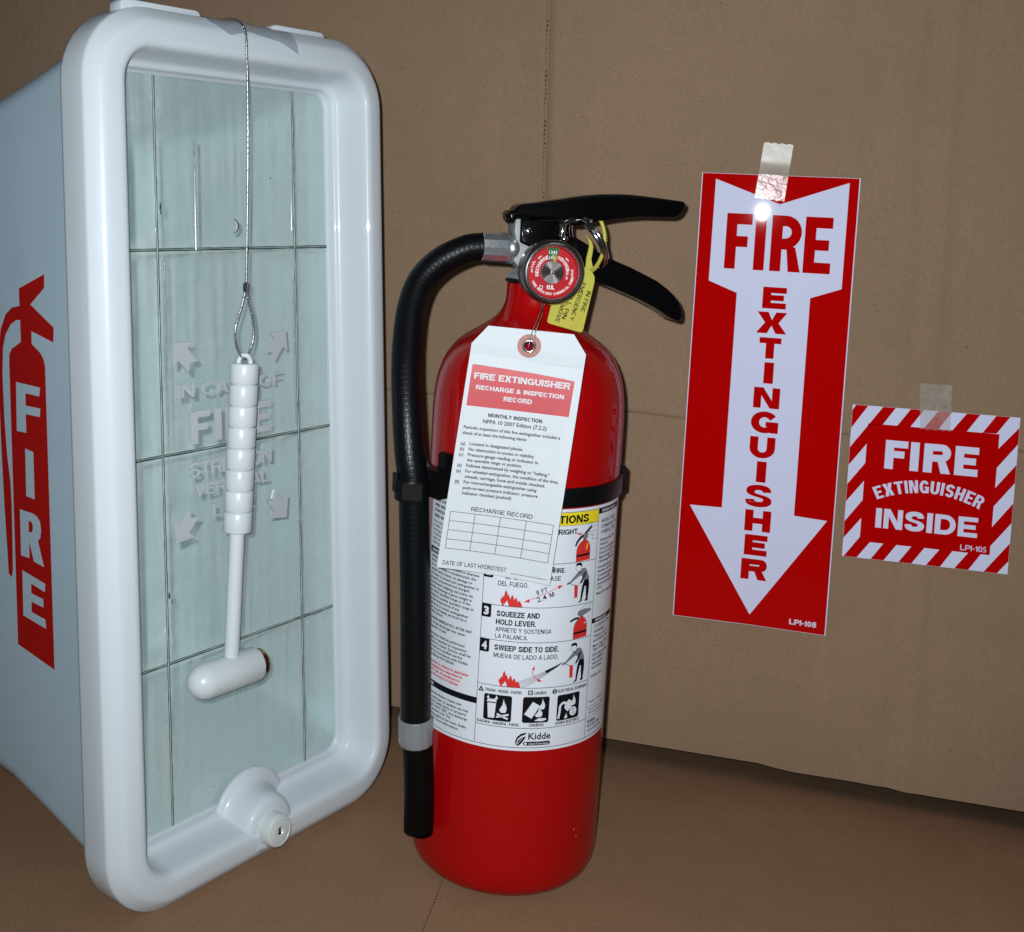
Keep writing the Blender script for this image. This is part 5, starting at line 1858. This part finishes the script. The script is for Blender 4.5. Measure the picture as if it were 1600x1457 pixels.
def raised(s_, x0, y0, cap, wd, t, tv, sp=.10):
    items, px = [], 0.0
    for ch in s_:
        a = ADV[ch] if ch != 'I' else t
        items.append((ch, px, a))
        px += a + (sp if ch != ' ' else 0)
    k = wd / (px - sp)
    for ch, p0, a in items:
        for o_, hs in glyph(ch, a, 1.0, t, tv):
            loops = [[Vector((x0 + (q[0] + p0) * k, y0 + q[1] * cap, PF + 0.0001)) for q in l] for l in [o_] + hs]
            bm_ = bmesh.new()
            vv = [bm_.verts.new(v) for l in loops for v in l]
            for t_ in tessellate_polygon(loops):
                try:
                    bm_.faces.new([vv[q] for q in t_])
                except ValueError:
                    pass
            ex = bmesh.ops.extrude_face_region(bm_, geom=bm_.faces[:])
            for v in ex['geom']:
                if isinstance(v, bmesh.types.BMVert):
                    v.co.z += 0.0012
            bmesh.ops.recalc_face_normals(bm_, faces=bm_.faces)
            link('raised_letter', from_bm('raised_letter', bm_), M_frost, pane, 30)


raised('IN CASE OF', -0.0410, 0.2355, 0.0075, 0.0772, .17, .15, .16)
raised('FIRE', -0.0322, 0.2090, 0.0182, 0.0592, .27, .21, .20)
raised('STRIKE ON', -0.0336, 0.1905, 0.0083, 0.0602, .17, .15, .12)
raised('VERTICAL', -0.0305, 0.1795, 0.0068, 0.0545, .17, .15, .16)
raised('LINE', -0.0184, 0.1660, 0.0072, 0.0310, .18, .15, .18)


def arrow_on(cx, cy, ang):
    s = 0.0001
    a = [(0, 120), (-88, 40), (-46, 40), (-46, -75), (0, -108), (46, -75), (46, 40), (88, 40)]
    a = [(0, 112), (-90, 22), (-44, 22), (-44, -80), (0, -50), (44, -80), (44, 22), (90, 22)]
    c, n = math.cos(R(ang)), math.sin(R(ang))
    pl = [(cx + (x * c - y * n) * s, cy + (x * n + y * c) * s) for x, y in a]
    prism('raised_arrow', pl, PF + 0.0001, PF + 0.0014, M_frost, pane, 'xy')


arrow_on(-0.0352, 0.2578, 43)
arrow_on(0.0325, 0.2588, -40)
arrow_on(0.0305, 0.1640, -142)
arrow_on(-0.0372, 0.1650, 140)
# faint round gate mark
tube('gate_mark', [Vector((0.0012 + .0034 * math.cos(R(a)), 0.3290 + .0034 * math.sin(R(a)), PF + .0003)) for a in range(-80, 81, 16)], 0.0007, M_frost, pane, 8, 2)
tube('gate_mark', [Vector((0.0020 + .0038 * math.cos(R(a)), 0.3290 + .0038 * math.sin(R(a)), PF + .0002)) for a in range(-80, 81, 16)], 0.0004, M_score, pane, 8, 2)

# moulded ribs that catch the flash as thin bright streaks
for pts_, rr_ in (([(-.0244, .376), (-.0247, .345), (-.0249, .316)], .0007), ([(.0474, .352), (.0474, .326)], .0004), ([(.0474, .30), (.0475, .21)], .0003), ([(-.0465, .31), (-.0468, .21)], .0003)):
    tube('moulded_rib', [Vector((a_, b_, PF + .0001)) for a_, b_ in pts_], rr_, M_rib, pane, 12, 6)
# grime marks left on the clear front
gm = Print(lambda x, y, h: (x, y, PF + .0003 + h), pane)
for x, y, a_, b_ in ((-48.3, 339.5, .7, 2.2), (-48.0, 336.5, .5, 1.2), (-49.2, 128.6, .8, 1.8), (-47.6, 125.0, .4, 1.3), (31.0, 357.0, .5, .5), (-36.0, 88.0, .4, .4), (-22.0, 12.0, .35, .35), (12.0, 62.0, .3, .3)):
    gm.poly(M_smudge, [(x + a_ * math.cos(R(t)) * (1 + .25 * math.sin(t)), y + b_ * math.sin(R(t)) * (1 + .2 * math.cos(t * 3))) for t in range(0, 360, 30)], 1)
for o in gm.done({'grime': 'grime_mark'}):
    o['kind'] = 'stuff'

# hinge tabs on the top edge
for x0, x1_ in ((-0.0825, -0.0325), (0.0185, 0.0600)):
    o = prism('hinge_tab', [(x0 * 1000, 436), (x1_ * 1000, 436), (x1_ * 1000, 440.3), ((x1_ - .0012) * 1000, 441.9), ((x1_ - .003) * 1000, 442.4), ((x0 + .003) * 1000, 442.4), ((x0 + .001) * 1000, 441.7), (x0 * 1000, 440)], 9.0, 18.5, M_white, cab, 'xy', bevel=0.6)
    for v in o.data.vertices:
        v.co /= 1000

# lock boss and lock
LU, LV = -0.0022, -0.0120
boss = []
prof = [(.0265, .0032, 3.4), (.0266, .0046, 3.2), (.0258, .0056, 3.0), (.0236, .0064, 2.2), (.0212, .0076, 1.4), (.0197, .0100, .9), (.0187, .0150, .5), (.0180, .0205, .2), (.0174, .0236, 0), (.0162, .0256, 0), (.0145, .0266, 0), (.0110, .0269, 0), (.0002, .0269, 0)]
for r_, z, du in prof:
    boss.append([Vector((LU + du / 1000 + r_ * math.cos(2 * PI * j / 64), max(-0.0225, LV + r_ * math.sin(2 * PI * j / 64)), z)) for j in range(64)])
vs, fs = loft(boss)
bo = link('lock_boss', mesh('lock_boss', vs, fs), M_white, cab, 180)
lock = lathe('lock', [(.0092, .0266), (.0093, .0318), (.0090, .0340), (.0082, .0352), (.0069, .0355), (.0066, .0351)], M_lock, cab, 48, 'z', (LU - .001, LV + .0005, 0), smooth=30, cap=(False, False))
lathe('lock_face', [(.0066, .0350), (.0062, .0352), (.0026, .0350), (.0020, .0343), (.0001, .0341)], M_lock, lock, 40, 'z', (LU - .001, LV + .0005, 0), cap=(False, False))
box('key_slot', (LU - .001, LV + .0008, .0346), (.0006, .0040, .0010), M_ink, lock)
box('key_slot', (LU - .0012, LV - .0006, .0346), (.0015, .0007, .0010), M_ink, lock)

# FIRE emblem on the left side of the tub (local x = distance forward, y = up)


def side_u(w_, v_):
    """outer half width of the tub at level w"""
    return interp(w_, [(z, -a) for a, b, r_, z in reversed(TUB)])


prs = Print(lambda x, y, h: (side_u(x, y) - 0.00012 - h, y, x), tub, curved=8)
D = M_decal
# the polygons are drawn in (w, v) millimetres
body = [(-71.8, 99.8), (-33.9, 94.4), (-33.4, 256.5), (-34.6, 260.0), (-38.0, 263.5), (-43.0, 266.0), (-46.3, 267.6), (-46.2, 274.4), (-24.4, 269.6), (-23.6, 277.2), (-46.4, 288.6), (-31.8, 297.6), (-31.3, 304.8),
        (-57.8, 296.8), (-57.7, 287.6)]
hose_o = [(-66.0, 286.3), (-73.1, 282.3), (-79.0, 274.0), (-82.0, 262.0), (-83.2, 240.0), (-82.8, 210.0), (-81.6, 175.0), (-80.0, 150.0), (-79.4, 138.3), (-76.2, 136.4), (-74.6, 141.0), (-73.9, 160.0), (-73.4, 178.0), (-74.0, 190.0)]
hose_i = [(-76.6, 205.0), (-78.2, 225.0), (-78.6, 250.0), (-77.0, 264.0), (-73.8, 271.3), (-68.0, 277.0), (-62.0, 279.6), (-57.6, 280.0)]
tail = [(-57.6, 268.2), (-62.5, 266.0), (-67.5, 264.0), (-70.2, 261.0), (-70.8, 256.0)]
prs.poly(D, body + hose_o + hose_i + tail, 1)
WL = M_tub
sl = -0.05
prs.poly(WL, [(-64.9, 219.3), (-54.8, 219.3), (-54.9, 229.4), (-40.2, 229.2), (-39.5, 233.8), (-54.7, 234.0), (-54.3, 240.8), (-40.3, 240.1), (-39.0, 244.9), (-64.0, 246.1)], 3)
prs.poly(WL, [(-57.1, 184.6), (-48.4, 184.0), (-48.2, 209.6), (-56.7, 210.6)], 3)
prs.poly(WL, [(-64.9, 150.8), (-56.0, 150.8), (-55.7, 160.2), (-51.4, 149.8), (-41.0, 148.6), (-46.4, 161.6), (-43.8, 164.0), (-42.9, 168.0), (-43.6, 172.4), (-46.4, 175.0), (-50.5, 176.0), (-64.5, 176.4)], 3, [[(-55.8, 165.2), (-55.6, 171.4), (-52.6, 171.2), (-51.4, 169.6), (-51.4, 167.2), (-52.8, 165.4)]])
prs.poly(WL, [(-64.7, 117.5), (-41.0, 115.0), (-41.4, 120.0), (-55.6, 121.3), (-55.4, 127.0), (-43.0, 126.2), (-43.0, 130.8), (-55.3, 131.7), (-55.1, 137.0), (-41.0, 135.0), (-40.4, 139.6), (-64.1, 142.8)], 3)
prs.done({'red_vinyl': 'red_emblem', 'white_plastic_tub': 'white_letters'})

# ================================================================== hammer on its wire
ham = empty('break_hammer', Matrix.Translation((-0.1104, 0.6466, 0.2815)))
props(ham, 'small white hammer hanging by a steel wire in front of the clear cabinet door', 'hammer')
hO = Vector((-0.1104, 0.6466, 0.2815))
top = Vector((0, 0, 0))
rodb = Vector((-0.1096, 0.6362, 0.1125)) - hO
ax = (rodb - top).normalized()


def seg_lathe(name, prof, mat, parent, org, d, n=40, smooth=35, caps=(True, True)):
    u = d.orthogonal().normalized()
    v = d.cross(u)
    rings_ = [[org + d * t + (u * math.cos(2 * PI * j / n) + v * math.sin(2 * PI * j / n)) * r_ for j in range(n)] for t, r_ in prof]
    v_, f_ = loft(rings_, True, *caps)
    return link(name, mesh(name, v_, f_), mat, parent, smooth)


rod = seg_lathe('shaft', [(0.001, 0.0042), (0.170, 0.0042)], M_ham, ham, top, ax)
GL = 0.0945 / 8
for i in range(8):
    t = i * GL
    seg_lathe('grip_ring', [(t + .0002, .0050), (t + .0002, .0071), (t + .00035, .0076), (t + .0009, .0079), (t + GL - .0009, .0079), (t + GL - .0004, .0076), (t + GL - .0002, .0071), (t + GL - .0002, .0050)], M_ham, ham, top, ax, 40, 50)
seg_lathe('grip_core', [(0.0006, .0066), (GL * 8 - .0006, .0066)], M_ham, ham, top, ax, 30)
eye = []
tube('eye_loop', [Vector((-.0030, -.001, -0.001)), Vector((-.0030, -.001, 0.0015)), Vector((-.0014, 0, 0.0040)), Vector((.0014, 0, 0.0040)), Vector((.0030, .001, 0.0015)), Vector((.0030, .001, -0.001))], 0.0014, M_ham, ham, 12, 5)
hc = Vector((-0.1092, 0.6363, 0.1085)) - hO
hd = Vector((0.6251, 0.7803, -0.008)).normalized()
head = seg_lathe('head', [(-.0290, .00005), (-.0288, .0022), (-.0280, .0045), (-.0263, .0066), (-.0240, .0083), (-.0212, .0093), (-.0180, .0097), (.0165, .0098), (.0172, .0095), (.0175, .0088)], M_ham, ham, hc, hd, 44, 60)
seg_lathe('brass_face', [(.0172, .0082), (.0180, .0083), (.0210, .0082), (.0217, .0076), (.0218, .0002)], M_brass, ham, hc, hd, 40, 30)
# wire: over the top of the rim, down to the ferrule, then the loop


def W_(u, v, w_):
    return cab_m @ Vector((u, v, w_)) - hO


fer = Vector((-0.1112, 0.6468, 0.3235)) - hO
wpts = [W_(-.0062, .4405, -.010), W_(-.0080, .4425, .006), W_(-.0092, .4415, .0170), W_(-.0100, .4370, .0262), W_(-.0103, .4310, .0290), W_(-.0102, .4200, .0292), W_(-.0096, .3990, .0285), W_(-.0086, .3600, .0262), fer + Vector((0, 0, .003))]
tube('hanging_wire', wpts, 0.00062, M_steel, ham, 10, 16)
# strand twist: a fine helix round the wire
P = catmull(wpts, 60)
hel = []
acc = 0
for i in range(1, len(P) - 1):
    d = (P[i + 1] - P[i - 1]).normalized()
    acc += (P[i] - P[i - 1]).length
    u = d.cross(Vector((0.6, -0.75, 0.1))).normalized()
    v = d.cross(u)
    a = acc / 0.0030 * 2 * PI
    hel.append(P[i] + (u * math.cos(a) + v * math.sin(a)) * 0.00052)
tube('wire_strand', hel, 0.00030, M_chrome, ham, 6, 1)
box('ferrule', fer, (0.0032, 0.0030, 0.0062), M_chrome, ham, 0.0008)
side = cU
tl = fer - Vector((0, 0, .003))
lp = [tl + side * -.0007, tl + side * -.0032 + Vector((0, 0, -.009)), tl + side * -.0066 + Vector((0, 0, -.0190)), tl + side * -.0058 + Vector((0, 0, -.0280)), tl + side * -.0022 + Vector((0, 0, -.0350)), Vector((0, 0, 0.0026)), tl + side * .0040 + Vector((0, 0, -.0335)),
      tl + side * .0068 + Vector((0, 0, -.0250)), tl + side * .0056 + Vector((0, 0, -.0150)), tl + side * .0028 + Vector((0, 0, -.0070)), tl + side * .0007]
tube('wire_loop', lp, 0.00062, M_steel, ham, 10, 8)
P = catmull(lp, 40)
hel = []
acc = 0
for i in range(1, len(P) - 1):
    d = (P[i + 1] - P[i - 1]).normalized()
    acc += (P[i] - P[i - 1]).length
    u = d.cross(cN).normalized()
    v = d.cross(u)
    a = acc / 0.0030 * 2 * PI
    hel.append(P[i] + (u * math.cos(a) + v * math.sin(a)) * 0.00052)
tube('wire_strand', hel, 0.00030, M_chrome, ham, 6, 1)

# tape over the rim holding the wire
te = empty('clear_tape', cab_m)
props(te, 'crumpled clear tape fixing the hammer wire over the top edge of the cabinet', 'tape')
path = [(-.012, .4402), (.002, .4404), (.012, .4402), (.0185, .4394), (.0230, .4372), (.0262, .4338), (.0281, .4290), (.0286, .4225)]
vs, fs = [], []
nu = 26
rnd = random.Random(5)
for j in range(nu + 1):
    u = -0.0315 + 0.0600 * j / nu
    tent = 0.0032 * math.exp(-((u + 0.0075) / 0.0065) ** 2)
    cut = interp(u, [(-.0315, 4.4), (-.021, 5.8), (-.012, 5.3), (-.006, 5.0), (0.0, 5.2), (0.014, 5.6), (.0285, 6.6)])
    for i in range(8):
        t = min(i / 7 * cut, 6.999)
        k = int(t)
        f = t - k
        w_ = path[k][0] * (1 - f) + path[k + 1][0] * f
        v_ = path[k][1] * (1 - f) + path[k + 1][1] * f
        lift = 0.0006 + tent * (1 - i / 9) + rnd.uniform(0, 1) * 0.0003
        nrm_ = Vector((0, 1, 0)) if k < 3 else Vector((0, .7, .7)) if k < 5 else Vector((0, .1, 1))
        p = Vector((u, v_, w_)) + nrm_ * lift
        vs.append(p)
for j in range(nu):
    for i in range(7):
        a = j * 8 + i
        fs.append((a, a + 1, a + 9, a + 8))
link('tape_film', mesh('tape_film', vs, fs), mat_clear('cloudy_tape', (0.84, 0.86, 0.89), 0.34, (0.52, 0.56, 0.62), 0.3, 0.10, bump=0.8), te, 60)
